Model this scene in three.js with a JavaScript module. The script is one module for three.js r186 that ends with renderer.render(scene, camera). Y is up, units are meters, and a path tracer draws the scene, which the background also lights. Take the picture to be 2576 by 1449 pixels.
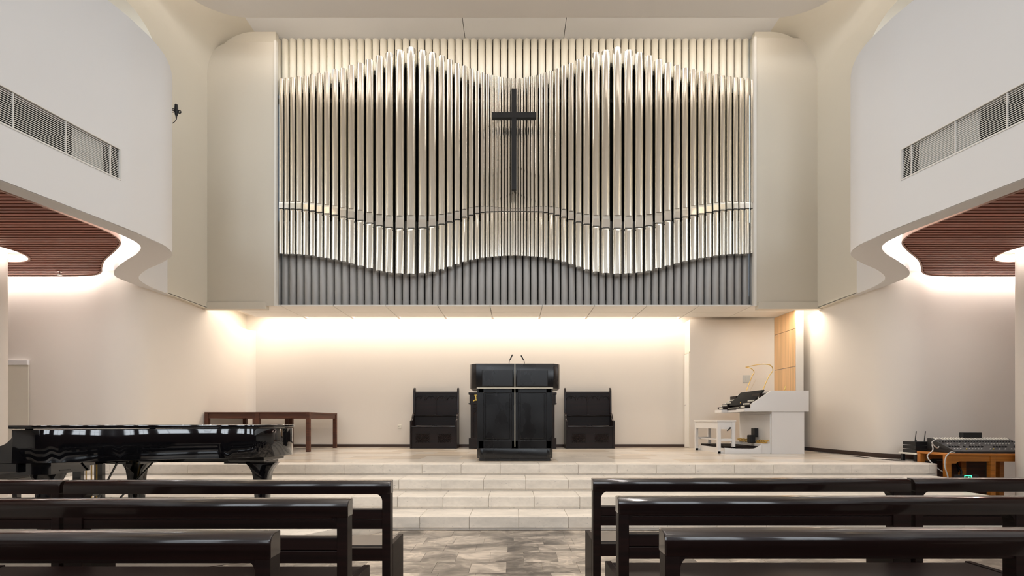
import * as THREE from 'three';
import { RoundedBoxGeometry } from 'three/addons/geometries/RoundedBoxGeometry.js';
import { mergeGeometries, toCreasedNormals } from 'three/addons/utils/BufferGeometryUtils.js';
import { RectAreaLightUniformsLib } from 'three/addons/lights/RectAreaLightUniformsLib.js';

// ------------------------------------------------------------------ camera, light, exposure
const EYE = 1.205, FOC = 1216, PX0 = 1294, PY0 = 1060;      // eye height (m), focal length and principal point in pixels of 2576 x 1449
const scene = new THREE.Scene();
const camera = new THREE.PerspectiveCamera(2 * Math.atan(724.5 / FOC) * 180 / Math.PI, 2576 / 1449, 0.05, 100);
camera.position.set(0, EYE, 0);
camera.lookAt(0, EYE, -10);
camera.setViewOffset(2576, 1449, 1288 - PX0, 724.5 - PY0, 2576, 1449);
camera.updateProjectionMatrix();
const renderer = new THREE.WebGLRenderer();
renderer.toneMapping = THREE.LinearToneMapping;
renderer.toneMappingExposure = 1.8;
renderer.shadowMap.enabled = true;
RectAreaLightUniformsLib.init();
scene.background = new THREE.Color(0.55, 0.68, 0.85);

const WARM = [1.0, 0.86, 0.70], SOFT = [1.0, 0.945, 0.91], DAY = [0.86, 0.93, 1.0];
// x, y, d (distance in front of the camera), width, height, direction, colour, intensity
function panelLight(x, y, d, w, h, dir, col, power, turn = 0) {
  const l = new THREE.RectAreaLight(new THREE.Color().setRGB(...col), power, w, h);
  l.position.set(x, y, -d);
  if (dir === 'down') l.rotation.set(-Math.PI / 2, 0, 0);
  if (dir === 'up') l.rotation.set(Math.PI / 2, 0, 0);
  if (dir === 'north') l.rotation.set(0, 0, 0);                  // shines to -z, towards the organ
  if (turn) { l.rotation.order = 'YXZ'; l.rotation.y = turn; }
  scene.add(l);
  return l;
}
// troughs round the organ soffit, and strip lamps hidden behind its front edge
panelLight(-0.95, 3.66, 11.0, 9.9, 0.5, 'down', WARM, 2.5);
panelLight(-5.9, 3.66, 10.35, 0.2, 1.1, 'down', WARM, 2.5);
panelLight(6.0, 3.66, 10.35, 0.12, 1.1, 'down', WARM, 3);
panelLight(5.5, 3.485, 9.8, 1.0, 0.1, 'down', WARM, 27);
panelLight(-5.5, 3.485, 9.8, 0.8, 0.1, 'down', WARM, 2);
// troughs behind the slatted ceilings under both balconies
for (const s of [-1, 1]) {
  panelLight(s * 7.9 - (s > 0 ? 0.08 : 0), 3.6, 7.675, 2.4, 0.11, 'down', SOFT, 16);
  for (const [dx, dd] of [[-0.36, 0], [0, -0.36], [0.36, 0], [0, 0.36]]) panelLight(s * (7.12 + dx) - (s > 0 ? 0.08 : 0), 3.585, 6.45 + dd, 0.16, 0.16, 'down', SOFT, 18);
  panelLight(s * 5.45 - (s > 0 ? 0.08 : 0), 3.6, 6.76, 1.5, 0.08, 'down', SOFT, 34, -s * 0.72);
}
// uplights lying on the hung ceiling raft, and a strip lamp under the ceiling before the pipe tops
panelLight(-3.2, 8.52, 6.9, 3.6, 1.5, 'up', [1, 0.94, 0.9], 1.9);
panelLight(3.2, 8.52, 6.9, 3.6, 1.5, 'up', [1, 0.94, 0.9], 1.9);
for (const s of [-1, 1]) panelLight(s * 5.3, 8.52, 4.6, 0.3, 5.0, 'up', [1, 0.93, 0.86], 14);
panelLight(0, 8.975, 9.12, 9.8, 0.14, 'down', [1, 0.93, 0.84], 4.4);
// round downlights in the raft
const DOWN = [];
for (const x of [-1.3, 1.3]) for (const d of [-4, -1.5, 1, 3.5, 6]) DOWN.push([x, d]);
for (const [x, d] of DOWN) {
  const l = new THREE.SpotLight(new THREE.Color().setRGB(1, 0.93, 0.85), 15, 0, 1.05, 0.9, 2);
  l.position.set(x, 8.27, -d); l.target.position.set(x, 0, -d); l.shadow.radius = 5; l.castShadow = true;
  scene.add(l, l.target);
}
// daylight from the windows at the back of the hall
for (const x of [-5.2, -2.6, 0, 2.6, 5.2]) panelLight(x, 5.6, -6.7, 1.5, 3.4, 'north', DAY, 2.4);
// daylight from the gallery windows, crossing the hall on to the opposite balcony fronts
for (const s of [-1, 1]) for (const d of [-4, -0.8, 2.4, 5.6]) { const l = panelLight(s * 9.15, 7.05, d, 2.0, 1.5, 'north', DAY, 3.6); l.rotation.y = s * Math.PI / 2; }

// ------------------------------------------------------------------ helpers
let seed = 7;
const rnd = () => { seed = (seed * 1664525 + 1013904223) >>> 0; return seed / 4294967296; };
const wx = (px, d) => (px - PX0) / FOC * d;           // photo column at a known distance -> metres to the side
const wy = (py, d) => EYE + (PY0 - py) / FOC * d;     // photo row at a known distance -> metres above the floor
const names = {};
function numbered(n) { const k = names[n] = (names[n] ?? -1) + 1; return k ? n + '_' + String(k).padStart(3, '0') : n; }
function plain(g) {
  g = g.index ? g.toNonIndexed() : g;
  for (const k of Object.keys(g.attributes)) if (!['position', 'normal', 'uv'].includes(k)) g.deleteAttribute(k);
  if (!g.attributes.uv) g.setAttribute('uv', new THREE.BufferAttribute(new Float32Array(g.attributes.position.count * 2), 2));
  if (!g.attributes.normal) g.computeVertexNormals();
  return g;
}
function metreUV(g) {                                  // texture coordinates in metres, by the main axis of each face
  const p = g.attributes.position, uv = g.attributes.uv, a = new THREE.Vector3(), b = new THREE.Vector3(), c = new THREE.Vector3();
  for (let i = 0; i < p.count; i += 3) {
    a.fromBufferAttribute(p, i); b.fromBufferAttribute(p, i + 1); c.fromBufferAttribute(p, i + 2);
    const n = b.clone().sub(a).cross(c.clone().sub(a)), x = Math.abs(n.x), y = Math.abs(n.y), z = Math.abs(n.z);
    [a, b, c].forEach((v, k) => {
      if (y >= x && y >= z) uv.setXY(i + k, v.x, -v.z);
      else if (x >= z) uv.setXY(i + k, v.z, v.y);
      else uv.setXY(i + k, v.x, v.y);
    });
  }
  return g;
}
const join = (list) => metreUV(list.length === 1 ? plain(list[0]) : mergeGeometries(list.map(plain), false));
function mesh(name, geo, mat, parent = scene) {
  const g = Array.isArray(geo) ? join(geo) : metreUV(plain(geo));
  const m = new THREE.Mesh(g, mat);
  m.name = parent === scene ? numbered(name) : name;
  m.castShadow = m.receiveShadow = true;
  parent.add(m);
  return m;
}
function tag(o, label, category, group, kind) {
  o.userData.label = label; o.userData.category = category;
  if (group) o.userData.group = group;
  if (kind) o.userData.kind = kind;
  return o;
}
function structure(o, label, category) { return tag(o, label, category, null, 'structure'); }
function thing(name, label, category, x = 0, y = 0, d = 0, turn = 0, group) {
  const o = new THREE.Group(); o.name = numbered(name); o.position.set(x, y, -d); o.rotation.y = turn;
  scene.add(o);
  return tag(o, label, category, group);
}
// box between two corners (x0..x1, y0..y1, d0..d1), d measured away from the camera
function bx(x0, x1, y0, y1, d0, d1, r = 0) {
  const w = Math.abs(x1 - x0), h = Math.abs(y1 - y0), t = Math.abs(d1 - d0);
  const g = r ? new RoundedBoxGeometry(w, h, t, 2, Math.min(r, w / 2.01, h / 2.01, t / 2.01)) : new THREE.BoxGeometry(w, h, t);
  return g.translate((x0 + x1) / 2, (y0 + y1) / 2, -(d0 + d1) / 2);
}
function cyl(x, y0, y1, d, r0, r1 = r0, seg = 20) { return new THREE.CylinderGeometry(r1, r0, y1 - y0, seg).translate(x, (y0 + y1) / 2, -d); }
function tube(pts, r, seg = 24, rad = 8) { return new THREE.TubeGeometry(new THREE.CatmullRomCurve3(pts.map((p) => new THREE.Vector3(p[0], p[1], -p[2]))), seg, r, rad); }
function rod(a, b, r, seg = 8) {
  const A = new THREE.Vector3(a[0], a[1], -a[2]), B = new THREE.Vector3(b[0], b[1], -b[2]), v = B.clone().sub(A);
  const g = new THREE.CylinderGeometry(r, r, v.length(), seg);
  g.applyQuaternion(new THREE.Quaternion().setFromUnitVectors(new THREE.Vector3(0, 1, 0), v.clone().normalize()));
  return g.translate((A.x + B.x) / 2, (A.y + B.y) / 2, (A.z + B.z) / 2);
}
function bar(a, b, w, h) {                              // square bar from a to b
  const A = new THREE.Vector3(a[0], a[1], -a[2]), B = new THREE.Vector3(b[0], b[1], -b[2]), v = B.clone().sub(A);
  const g = new THREE.BoxGeometry(w, h, v.length());
  g.applyQuaternion(new THREE.Quaternion().setFromUnitVectors(new THREE.Vector3(0, 0, 1), v.clone().normalize()));
  return g.translate((A.x + B.x) / 2, (A.y + B.y) / 2, (A.z + B.z) / 2);
}
// plan outline (x, d) raised from y0 to y1
function prism(pts, y0, y1, bevel = 0) {
  const sh = new THREE.Shape(pts.map((p) => new THREE.Vector2(p[0], p[1])));
  const g = new THREE.ExtrudeGeometry(sh, { depth: y1 - y0 - 2 * bevel, bevelEnabled: bevel > 0, bevelSize: bevel, bevelThickness: bevel, bevelSegments: 2, bevelOffset: -bevel });
  return toCreasedNormals(g.rotateX(-Math.PI / 2).translate(0, y0 + bevel, 0), 0.6);
}
// outline in the x-y plane made solid from d0 to d1
function slab(pts, d0, d1, bevel = 0) {
  const sh = pts instanceof THREE.Shape ? pts : new THREE.Shape(pts.map((p) => new THREE.Vector2(p[0], p[1])));
  const g = new THREE.ExtrudeGeometry(sh, { depth: d1 - d0 - 2 * bevel, bevelEnabled: bevel > 0, bevelSize: bevel, bevelThickness: bevel, bevelSegments: 2, bevelOffset: -bevel, curveSegments: 16 });
  return toCreasedNormals(g.translate(0, 0, -d1 + bevel), 0.6);
}
// outline in the d-y plane made solid from x0 to x1
function profile(pts, x0, x1, bevel = 0) {
  const sh = pts instanceof THREE.Shape ? pts : new THREE.Shape(pts.map((p) => new THREE.Vector2(p[0], p[1])));
  const g = new THREE.ExtrudeGeometry(sh, { depth: x1 - x0 - 2 * bevel, bevelEnabled: bevel > 0, bevelSize: bevel, bevelThickness: bevel, bevelSegments: 2, bevelOffset: -bevel, curveSegments: 16 });
  return toCreasedNormals(g.rotateY(Math.PI / 2).translate(x0 + bevel, 0, 0), 0.6);
}
function smooth(pts, n) { return new THREE.CatmullRomCurve3(pts.map((p) => new THREE.Vector3(p[0], 0, p[1])), false, 'centripetal').getSpacedPoints(n).map((v) => [v.x, v.z]); }
// wall standing on two plan lines of equal length; heights may vary along it
function ribbon(outer, inner, y0, y1, crease = 0.7) {
  const lo = typeof y0 === 'function' ? y0 : () => y0, hi = typeof y1 === 'function' ? y1 : () => y1, P = [];
  const n = outer.length, q = (a, b, c, d) => P.push(...a, ...b, ...c, ...a, ...c, ...d);
  const v = (p, y) => [p[0], y, -p[1]];
  for (let i = 0; i < n - 1; i++) {
    const o0 = outer[i], o1 = outer[i + 1], i0 = inner[i], i1 = inner[i + 1], a = lo(i, o0), b = lo(i + 1, o1), c = hi(i, o0), d = hi(i + 1, o1);
    q(v(o0, a), v(o1, b), v(o1, d), v(o0, c));
    q(v(i1, b), v(i0, a), v(i0, c), v(i1, d));
    q(v(o0, c), v(o1, d), v(i1, d), v(i0, c));
    q(v(i0, a), v(i1, b), v(o1, b), v(o0, a));
  }
  q(v(inner[0], lo(0, outer[0])), v(outer[0], lo(0, outer[0])), v(outer[0], hi(0, outer[0])), v(inner[0], hi(0, outer[0])));
  const e = n - 1;
  q(v(outer[e], lo(e, outer[e])), v(inner[e], lo(e, outer[e])), v(inner[e], hi(e, outer[e])), v(outer[e], hi(e, outer[e])));
  const g = new THREE.BufferGeometry();
  g.setAttribute('position', new THREE.BufferAttribute(new Float32Array(P), 3));
  return toCreasedNormals(plain(g), crease);
}
const offset = (pts, t) => pts.map((p, i) => {          // line moved sideways by t
  const a = pts[Math.max(0, i - 1)], b = pts[Math.min(pts.length - 1, i + 1)], dx = b[0] - a[0], dd = b[1] - a[1], l = Math.hypot(dx, dd) || 1;
  return [p[0] + dd / l * t, p[1] - dx / l * t];
});

// ------------------------------------------------------------------ textures
function lattice(s) { const t = new Float32Array(65536); let q = s; for (let i = 0; i < 65536; i++) { q = (q * 1664525 + 1013904223) >>> 0; t[i] = q / 4294967296; } return t; }
function noise(tab, x, y, px, py) {                     // value noise, repeating after px, py cells
  const xi = Math.floor(x), yi = Math.floor(y), fx = x - xi, fy = y - yi, u = fx * fx * (3 - 2 * fx), v = fy * fy * (3 - 2 * fy);
  const at = (a, b) => tab[(((a % px) + px) % px) * 181 + (((b % py) + py) % py) * 257 & 65535];
  return (at(xi, yi) * (1 - u) + at(xi + 1, yi) * u) * (1 - v) + (at(xi, yi + 1) * (1 - u) + at(xi + 1, yi + 1) * u) * v;
}
function texture(w, h, fn, srgb = true) {
  const d = new Uint8Array(w * h * 4);
  for (let y = 0; y < h; y++) for (let x = 0; x < w; x++) {
    const c = fn(x / w, y / h), i = (y * w + x) * 4;
    d[i] = Math.max(0, Math.min(255, c[0])); d[i + 1] = Math.max(0, Math.min(255, c[1])); d[i + 2] = Math.max(0, Math.min(255, c[2])); d[i + 3] = 255;
  }
  const t = new THREE.DataTexture(d, w, h);
  t.wrapS = t.wrapT = THREE.RepeatWrapping; t.magFilter = THREE.LinearFilter; t.minFilter = THREE.LinearMipmapLinearFilter; t.generateMipmaps = true;
  if (srgb) t.colorSpace = THREE.SRGBColorSpace;
  t.needsUpdate = true;
  return t;
}
const T1 = lattice(11), T2 = lattice(29), T3 = lattice(53);
const fbm = (tab, x, y, px, py, oct = 5) => { let s = 0, a = 0.5, f = 1; for (let i = 0; i < oct; i++) { s += a * noise(tab, x * f, y * f, px * f, py * f); a *= 0.5; f *= 2; } return s; };
const repeat = (t, sx, sy, ox = 0, oy = 0) => { const c = t.clone(); c.repeat.set(sx, sy); c.offset.set(ox, oy); c.needsUpdate = true; return c; };
// grey floor marble: stretched clouds with pale veins
const greyMarble = texture(1024, 1024, (u, v) => {
  const warp = fbm(T2, u * 6, v * 6, 6, 6, 4) - 0.5;
  const cloud = fbm(T1, u * 4 + warp * 0.8, v * 10 + warp * 2.2, 4, 10, 6);
  const vein = 1 - Math.abs(fbm(T3, u * 3 + warp * 1.5, v * 9 + warp * 3, 3, 9, 5) - 0.48) * 26;
  const fine = fbm(T2, u * 24, v * 60, 24, 60, 3);
  let k = 0.46 + (cloud - 0.48) * 1.7 + (fine - 0.45) * 0.35;
  if (vein > 0) k += vein * 0.2;
  k = Math.max(0.02, Math.min(1, k));
  return [62 + 150 * k, 56 + 142 * k, 50 + 132 * k];
});
// pale step marble: even cream with faint grey clouds and small dark specks
const creamMarble = texture(1024, 1024, (u, v) => {
  const cloud = fbm(T1, u * 5, v * 12, 5, 12, 6) - 0.48, fine = fbm(T3, u * 40, v * 60, 40, 60, 3) - 0.45, sp = fbm(T2, u * 34, v * 44, 34, 44, 3);
  let k = 1 + cloud * 0.16 + fine * 0.06;
  if (sp > 0.69) k -= (sp - 0.69) * 1.8;
  return [228 * k, 219 * k, 207 * k];
});
// stage floor marble: cream with long parallel brown-grey streaks
const streakMarble = texture(1024, 1024, (u, v) => {
  const s = fbm(T1, u * 2, v * 22, 2, 22, 5) - 0.48, f = fbm(T2, u * 6, v * 90, 6, 90, 3) - 0.45;
  const k = 1 + s * 0.55 + f * 0.18;
  return [218 * k, 203 * (k * 0.98 + 0.02), 184 * (k * 0.96 + 0.04)];
});
const woodGrain = (base, amp, seedTab) => texture(512, 512, (u, v) => {
  const w = fbm(seedTab, u * 2, v * 30, 2, 30, 5) - 0.48, f = fbm(T2, u * 8, v * 128, 8, 128, 2) - 0.4;
  const k = 1 + w * amp + f * amp * 0.4;
  return [base[0] * k, base[1] * k, base[2] * k];
});
const darkGrain = woodGrain([24, 11, 9], 0.9, T1), blackGrain = woodGrain([11, 8, 8], 0.9, T3), slatGrain = woodGrain([150, 86, 66], 0.5, T2), tableGrain = woodGrain([84, 46, 28], 0.6, T1), oakGrain = woodGrain([176, 108, 36], 0.4, T3);
const birchGrain = texture(512, 512, (u, v) => { const g = (u * 64) % 1 < 0.16 ? 0.86 : 1, k = g * (1 + (fbm(T1, u * 40, v * 2, 40, 2, 4) - 0.48) * 0.3); return [232 * k, 190 * k, 142 * k]; });
const plasterBump = texture(512, 512, (u, v) => { const k = 128 + (fbm(T1, u * 8, v * 8, 8, 8, 6) - 0.48) * 160; return [k, k, k]; }, false);
const smear = texture(512, 512, (u, v) => { const k = 60 + fbm(T3, u * 5, v * 3, 5, 3, 5) * 150; return [k, k, k]; }, false);

// ------------------------------------------------------------------ materials
const std = (o) => new THREE.MeshStandardMaterial(o), phy = (o) => new THREE.MeshPhysicalMaterial(o);
const rgb = (r, g, b) => new THREE.Color().setRGB(r, g, b);
const M = {
  white: std({ color: rgb(0.78, 0.765, 0.755), roughness: 0.8, bumpMap: plasterBump, bumpScale: 0.0015 }),
  wall: std({ color: rgb(0.78, 0.72, 0.65), roughness: 0.8, bumpMap: plasterBump, bumpScale: 0.0015 }),
  cream: std({ color: rgb(0.72, 0.67, 0.57), roughness: 0.75, bumpMap: plasterBump, bumpScale: 0.001 }),
  panel: std({ color: rgb(0.66, 0.61, 0.52), roughness: 0.6 }),
  raft: std({ color: rgb(0.8, 0.74, 0.67), roughness: 0.85 }),
  trimWhite: std({ color: rgb(0.8, 0.77, 0.72), roughness: 0.6 }),
  furniture: phy({ color: rgb(0.78, 0.76, 0.74), roughness: 0.35, clearcoat: 0.3, clearcoatRoughness: 0.3 }),
  black: std({ color: rgb(0.004, 0.004, 0.004), roughness: 0.95 }),
  blackSatin: std({ color: rgb(0.008, 0.008, 0.009), roughness: 0.5 }),
  ebony: phy({ color: rgb(0.004, 0.004, 0.005), roughness: 0.06, clearcoat: 1, clearcoatRoughness: 0.03 }),
  pew: phy({ map: repeat(darkGrain, 0.5, 1.5), roughness: 0.55, specularIntensity: 0.3, clearcoat: 0.15, clearcoatRoughness: 0.16 }),
  pewTop: phy({ map: repeat(darkGrain, 0.5, 1.5, 0.3, 0.2), roughness: 0.3, specularIntensity: 0.5, clearcoat: 0.8, clearcoatRoughness: 0.07 }),
  pulpit: phy({ map: repeat(blackGrain, 1.2, 0.5), roughness: 0.55, roughnessMap: smear, specularIntensity: 0.8, clearcoat: 0.25, clearcoatRoughness: 0.3 }),
  stall: phy({ map: repeat(darkGrain, 0.8, 1.2, 0.1, 0.6), roughness: 0.45, specularIntensity: 0.5, clearcoat: 0.25, clearcoatRoughness: 0.25 }),
  table: std({ map: repeat(tableGrain, 0.7, 1.4), roughness: 0.5 }),
  oak: std({ map: repeat(oakGrain, 0.6, 1.4), roughness: 0.4 }),
  slats: [0, 1, 2].map((k) => std({ map: repeat(slatGrain, 0.35, 1.2, k * 0.31, k * 0.17), roughness: 0.5 })),
  rim: std({ color: rgb(0.42, 0.25, 0.19), roughness: 0.5 }),
  birch: std({ map: repeat(birchGrain, 2.3, 0.5), roughness: 0.55 }),
  base: std({ color: rgb(0.05, 0.026, 0.018), roughness: 0.4 }),
  tin: std({ color: rgb(0.8, 0.77, 0.705), metalness: 1, roughness: 0.17 }),
  lip: std({ color: rgb(0.88, 0.86, 0.82), metalness: 1, roughness: 0.1 }),
  ivoryPipe: std({ color: rgb(0.9, 0.84, 0.71), roughness: 0.42 }),
  zinc: std({ color: rgb(0.46, 0.45, 0.44), metalness: 0.3, roughness: 0.5 }),
  brass: std({ color: rgb(0.82, 0.58, 0.2), metalness: 1, roughness: 0.25 }),
  gold: std({ color: rgb(0.83, 0.62, 0.16), metalness: 0.6, roughness: 0.35 }),
  inlay: std({ color: rgb(0.8, 0.74, 0.6), roughness: 0.4 }),
  chrome: std({ color: rgb(0.7, 0.7, 0.7), metalness: 1, roughness: 0.2 }),
  glass: phy({ color: rgb(0.97, 0.98, 0.97), roughness: 0.02, transmission: 1, thickness: 0, ior: 1.45 }),
  grey: std({ color: rgb(0.55, 0.56, 0.54), roughness: 0.5 }),
  ivory: std({ color: rgb(0.82, 0.78, 0.68), roughness: 0.4 }),
  leather: phy({ color: rgb(0.012, 0.012, 0.014), roughness: 0.3, clearcoat: 0.4, clearcoatRoughness: 0.2 }),
  cable: std({ color: rgb(0.55, 0.53, 0.5), roughness: 0.5 }),
  joint: std({ color: rgb(0.24, 0.21, 0.18), roughness: 0.9 }),
  stone: [0, 1, 2, 3].map((k) => std({ map: repeat(creamMarble, 0.9, 0.9, k * 0.27, k * 0.41), roughness: 0.42 })),
  stage: [0, 1, 2, 3].map((k) => phy({ map: repeat(k < 2 ? creamMarble : streakMarble, 0.55, 0.55, k * 0.37, k * 0.23), roughness: 0.3, clearcoat: 0.4, clearcoatRoughness: 0.12 })),
  tile: [0, 1, 2, 3, 4, 5].map((k) => phy({ map: repeat(greyMarble, 0.62, 0.62, k * 0.173, k * 0.391), roughness: 0.35, clearcoat: 0.35, clearcoatRoughness: 0.2 })),
  glowWarm: std({ color: rgb(0.9, 0.88, 0.84), emissive: rgb(1, 0.9, 0.8), emissiveIntensity: 2.2 }),
  glowSoft: std({ color: rgb(0.9, 0.88, 0.86), emissive: rgb(1, 0.94, 0.9), emissiveIntensity: 2.4 }),
  glowPanel: std({ color: rgb(0.8, 0.78, 0.74), emissive: rgb(1, 0.94, 0.87), emissiveIntensity: 1.5 }),
  walnut: std({ map: repeat(tableGrain, 0.4, 0.9, 0.2, 0.1), color: rgb(0.5, 0.45, 0.42), roughness: 0.6 }),
  glowDay: std({ color: rgb(0.8, 0.85, 0.9), emissive: rgb(0.86, 0.93, 1), emissiveIntensity: 1.2 }),
  glowGreen: std({ color: rgb(0.05, 0.3, 0.2), emissive: rgb(0.08, 1, 0.5), emissiveIntensity: 0.9 }),
};

// ------------------------------------------------------------------ floor, steps, stage
const HALL = { side: 9.3, rear: -7, top: 9.0, back: 11.3 };
const floor = structure(mesh('floor', [bx(-HALL.side - 0.2, HALL.side + 0.2, -0.2, -0.005, HALL.rear - 0.2, 12)], M.tile[0]), 'grey veined marble floor of the hall below the steps', 'floor');
{ // each floor tile near the aisle
  const w = 0.297, rows = 10;
  for (let r = 0; r < rows; r++) for (let c = -9; c <= 9; c++) {
    const x = c * w + 0.082 + (r % 2 ? 0.0 : w / 2) - (r % 4 === 1 ? 0.09 : 0), d = 5.33 - (r + 1) * w;
    mesh('floor_tile', [bx(x + 0.0015, x + w - 0.0015, -0.005, 0, d + 0.0015, d + w - 0.0015)], M.tile[rnd() < 0.62 ? 0 : Math.floor(rnd() * 6)], floor);
  }
}
const RISE = 0.15, FRONT = [5.34, 5.80, 6.25, 6.78], END = 5.82;
const stage = new THREE.Group(); stage.name = 'stage_platform'; scene.add(stage);
structure(stage, 'pale marble stage with four wide steps below the organ', 'stage');
mesh('core', FRONT.map((d, k) => bx(-6.1, END - 0.01, k ? k * RISE - 0.02 : 0, (k + 1) * RISE - 0.02, d + 0.05, k < 3 ? 8 : 11.35)), M.joint, stage);
FRONT.forEach((d, k) => {
  const w = 0.548, y1 = (k + 1) * RISE, y0 = k * RISE, back = k < 3 ? FRONT[k + 1] + 0.03 : d + 0.34, x0 = -6.1 + [0.12, 0.31, 0.22, 0.42][k] - w;
  for (let i = 0; i < 24; i++) {
    const a = Math.max(-6.1, x0 + i * w) + 0.0012, b = Math.min(END, x0 + (i + 1) * w) - 0.0012;
    if (b - a < 0.06) continue;
    const cap = k === 3 && i > 20 ? [] : null;
    mesh('step_block', [bx(a, b, y0 + 0.028, y1, d, back, 0.006)], M.stone[Math.floor(rnd() * 4)], stage);
    mesh('step_plinth', [bx(a, b, y0, y0 + 0.0285, d + 0.022, d + 0.06)], M.stone[1], stage);
  }
});
{ // stage slabs
  const w = 0.62;
  for (let r = 0; r < 7; r++) for (let c = 0; c < 20; c++) {
    const x = -6.16 + c * w - (r % 2 ? w / 2 : 0), d = FRONT[3] + 0.34 + r * w;
    const a = Math.max(-6.16, x), b = Math.min(6.04, x + w), e = Math.min(11.3, d + w);
    if (b - a < 0.05 || e - d < 0.05) continue;
    mesh('stage_slab', [bx(a + 0.001, b - 0.001, 0.575, 0.6, d + 0.001, e - 0.001)], M.stage[Math.floor(rnd() * 4)], stage);
  }
  // right end of the stage, rounded back to the side wall
  const arc = [[END, FRONT[3]]];
  for (let i = 0; i <= 8; i++) { const t = i / 8 * Math.PI / 2; arc.push([END + 0.02 + 0.2 * Math.sin(t), FRONT[3] + 0.2 - 0.2 * Math.cos(t)]); }
  arc.push([END + 0.22, 8.4], [END, 8.4]);
  mesh('end_block', [prism(arc, 0.478, 0.6)], M.stone[2], stage);
  mesh('end_core', [prism(offset(arc, 0).map(([x, d]) => [Math.min(x, END + 0.19), Math.max(d, FRONT[3] + 0.03)]), 0, 0.479)], M.stone[0], stage);
}
// low podium that carries the piano, one step high with a curved front
{
  const line = smooth([[-1.35, 5.36], [-1.62, 5.02], [-1.8, 4.7], [-1.99, 4.46], [-2.35, 4.12], [-2.9, 3.86], [-3.6, 3.76], [-6.4, 3.72], [-9.2, 3.72]], 48);
  const pod = structure(mesh('podium', [prism([...line, [-9.2, 7.7], [-6.1, 7.7], [-6.1, 5.36]], 0, 0.15, 0.004)], M.stone[0]), 'low curved marble podium under the black piano', 'podium');
}

// ------------------------------------------------------------------ walls
const side = (s, x) => s * x - (s > 0 ? 0.08 : 0);         // the right half of the hall stands 8 cm nearer to the axis
const put = (s, pts) => pts.map(([x, d]) => [side(s, x), d]);
const SOFFIT = 3.51, ORGAN = 9.6;
const arcPts = (cx, cd, r, a0, a1, n) => Array.from({ length: n + 1 }, (_, i) => { const t = a0 + (a1 - a0) * i / n; return [cx + r * Math.cos(t), cd + r * Math.sin(t)]; });
for (const s of [-1, 1]) {
  const nm = s < 0 ? 'left' : 'right', place = s < 0 ? 'behind the piano' : 'behind the organ console';
  // lower wall: along the stage, then round to face the hall under the balcony
  const low = put(s, [...arcPts(5.98, 11.09, 0.22, Math.PI / 2, 0, 8).map(([x, d]) => [x, Math.min(d, 11.31)]), [6.2, 9.6], ...arcPts(6.75, 8.3, 0.55, Math.PI, 1.5 * Math.PI, 10), [9.3, 7.75]]);
  const out = offset(low, s < 0 ? 0.12 : -0.12);
  const W = structure(mesh('wall_' + nm, [
    ribbon(low, out, 0, (i, p) => p[1] > 9.4 ? 3.45 - Math.max(0, p[1] - 9.6) * 0.076 : 3.45), ribbon(low.slice(9), out.slice(9), 3.45, 3.8),
    bx(side(s, 9.3), side(s, 9.45), 0, 9, HALL.rear, 8.8),
  ], M.wall), 'curved cream lower wall ' + place, 'wall');
  const bl = put(s, [[6.185, 11.3], [6.185, 9.6], ...arcPts(6.75, 8.3, 0.565, Math.PI, 1.5 * Math.PI, 10), [6.9, 7.735]]);
  structure(mesh('baseboard_' + nm, [ribbon(bl, offset(bl, s < 0 ? 0.014 : -0.014), 0.6, 0.67)], M.base), 'dark brown baseboard along the curved wall ' + place, 'baseboard');
  // trough side above the lower wall and lip between lower and upper wall
  structure(mesh('trim', [bx(side(s, 6.1), side(s, 6.32), 3.447, 3.47, 8.2, ORGAN), bx(side(s, 6.33), side(s, 6.45), 3.2, 3.9, ORGAN, 11.6)], M.cream), 'plaster lip between upper and lower wall ' + place, 'trim');
  // upper wall with the rounded gallery opening, thick reveal, rising into a coved ceiling
  const sh = new THREE.Shape();
  const top = 7.82, bk = 8.42, R = 0.75;
  sh.moveTo(bk, 3.46); sh.lineTo(9.75, 3.46); sh.lineTo(9.75, 8.1); sh.lineTo(HALL.rear, 8.1); sh.lineTo(HALL.rear, top); sh.lineTo(bk - R, top);
  sh.absarc(bk - R, top - R, R, Math.PI / 2, 0, true); sh.lineTo(bk, 3.46);
  const xs = [side(s, 6.1), side(s, 6.45)].sort((a, b) => a - b);
  const cove = [];
  for (let i = 0; i <= 14; i++) { const t = i / 14 * Math.PI / 2; cove.push([side(s, 6.1 - 0.9 * (1 - Math.cos(t))), 8.1 + 0.9 * Math.sin(t)]); }
  const coveOut = [[side(s, 5.2), 9.12], [side(s, 6.45), 9.12], [side(s, 6.45), 8.1]];
  structure(mesh('wall_upper_' + nm, [profile(sh, xs[0], xs[1]), slab([...cove, ...coveOut], HALL.rear, 10.3)], M.cream), 'upper cream wall with rounded gallery opening, coved into the ceiling ' + (s < 0 ? 'above the piano' : 'above the organ console'), 'wall');
  // gallery room behind the opening
  structure(mesh('wall_gallery_' + nm, [bx(side(s, 6.45), side(s, 9.3), 3.8, 8.2, 8.7, 8.85), bx(side(s, 6.4), side(s, 9.4), 8.05, 8.2, HALL.rear, 8.85)], M.wall), 'inside of the gallery over the balcony ' + (s < 0 ? 'above the piano' : 'above the mixing desk'), 'wall');
}
structure(mesh('wall_back', [bx(-6.4, 4.1, 0.55, 3.32, 11.3, 11.42), bx(-6.4, 6.4, 3.2, 4.0, 11.42, 11.55), bx(-6.4, 6.4, 3.72, 3.9, 10.4, 11.6), bx(5.7, 6.4, 0.55, 3.32, 11.3, 11.42)], M.wall), 'smooth cream back wall of the stage under the glowing trough', 'wall');
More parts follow.
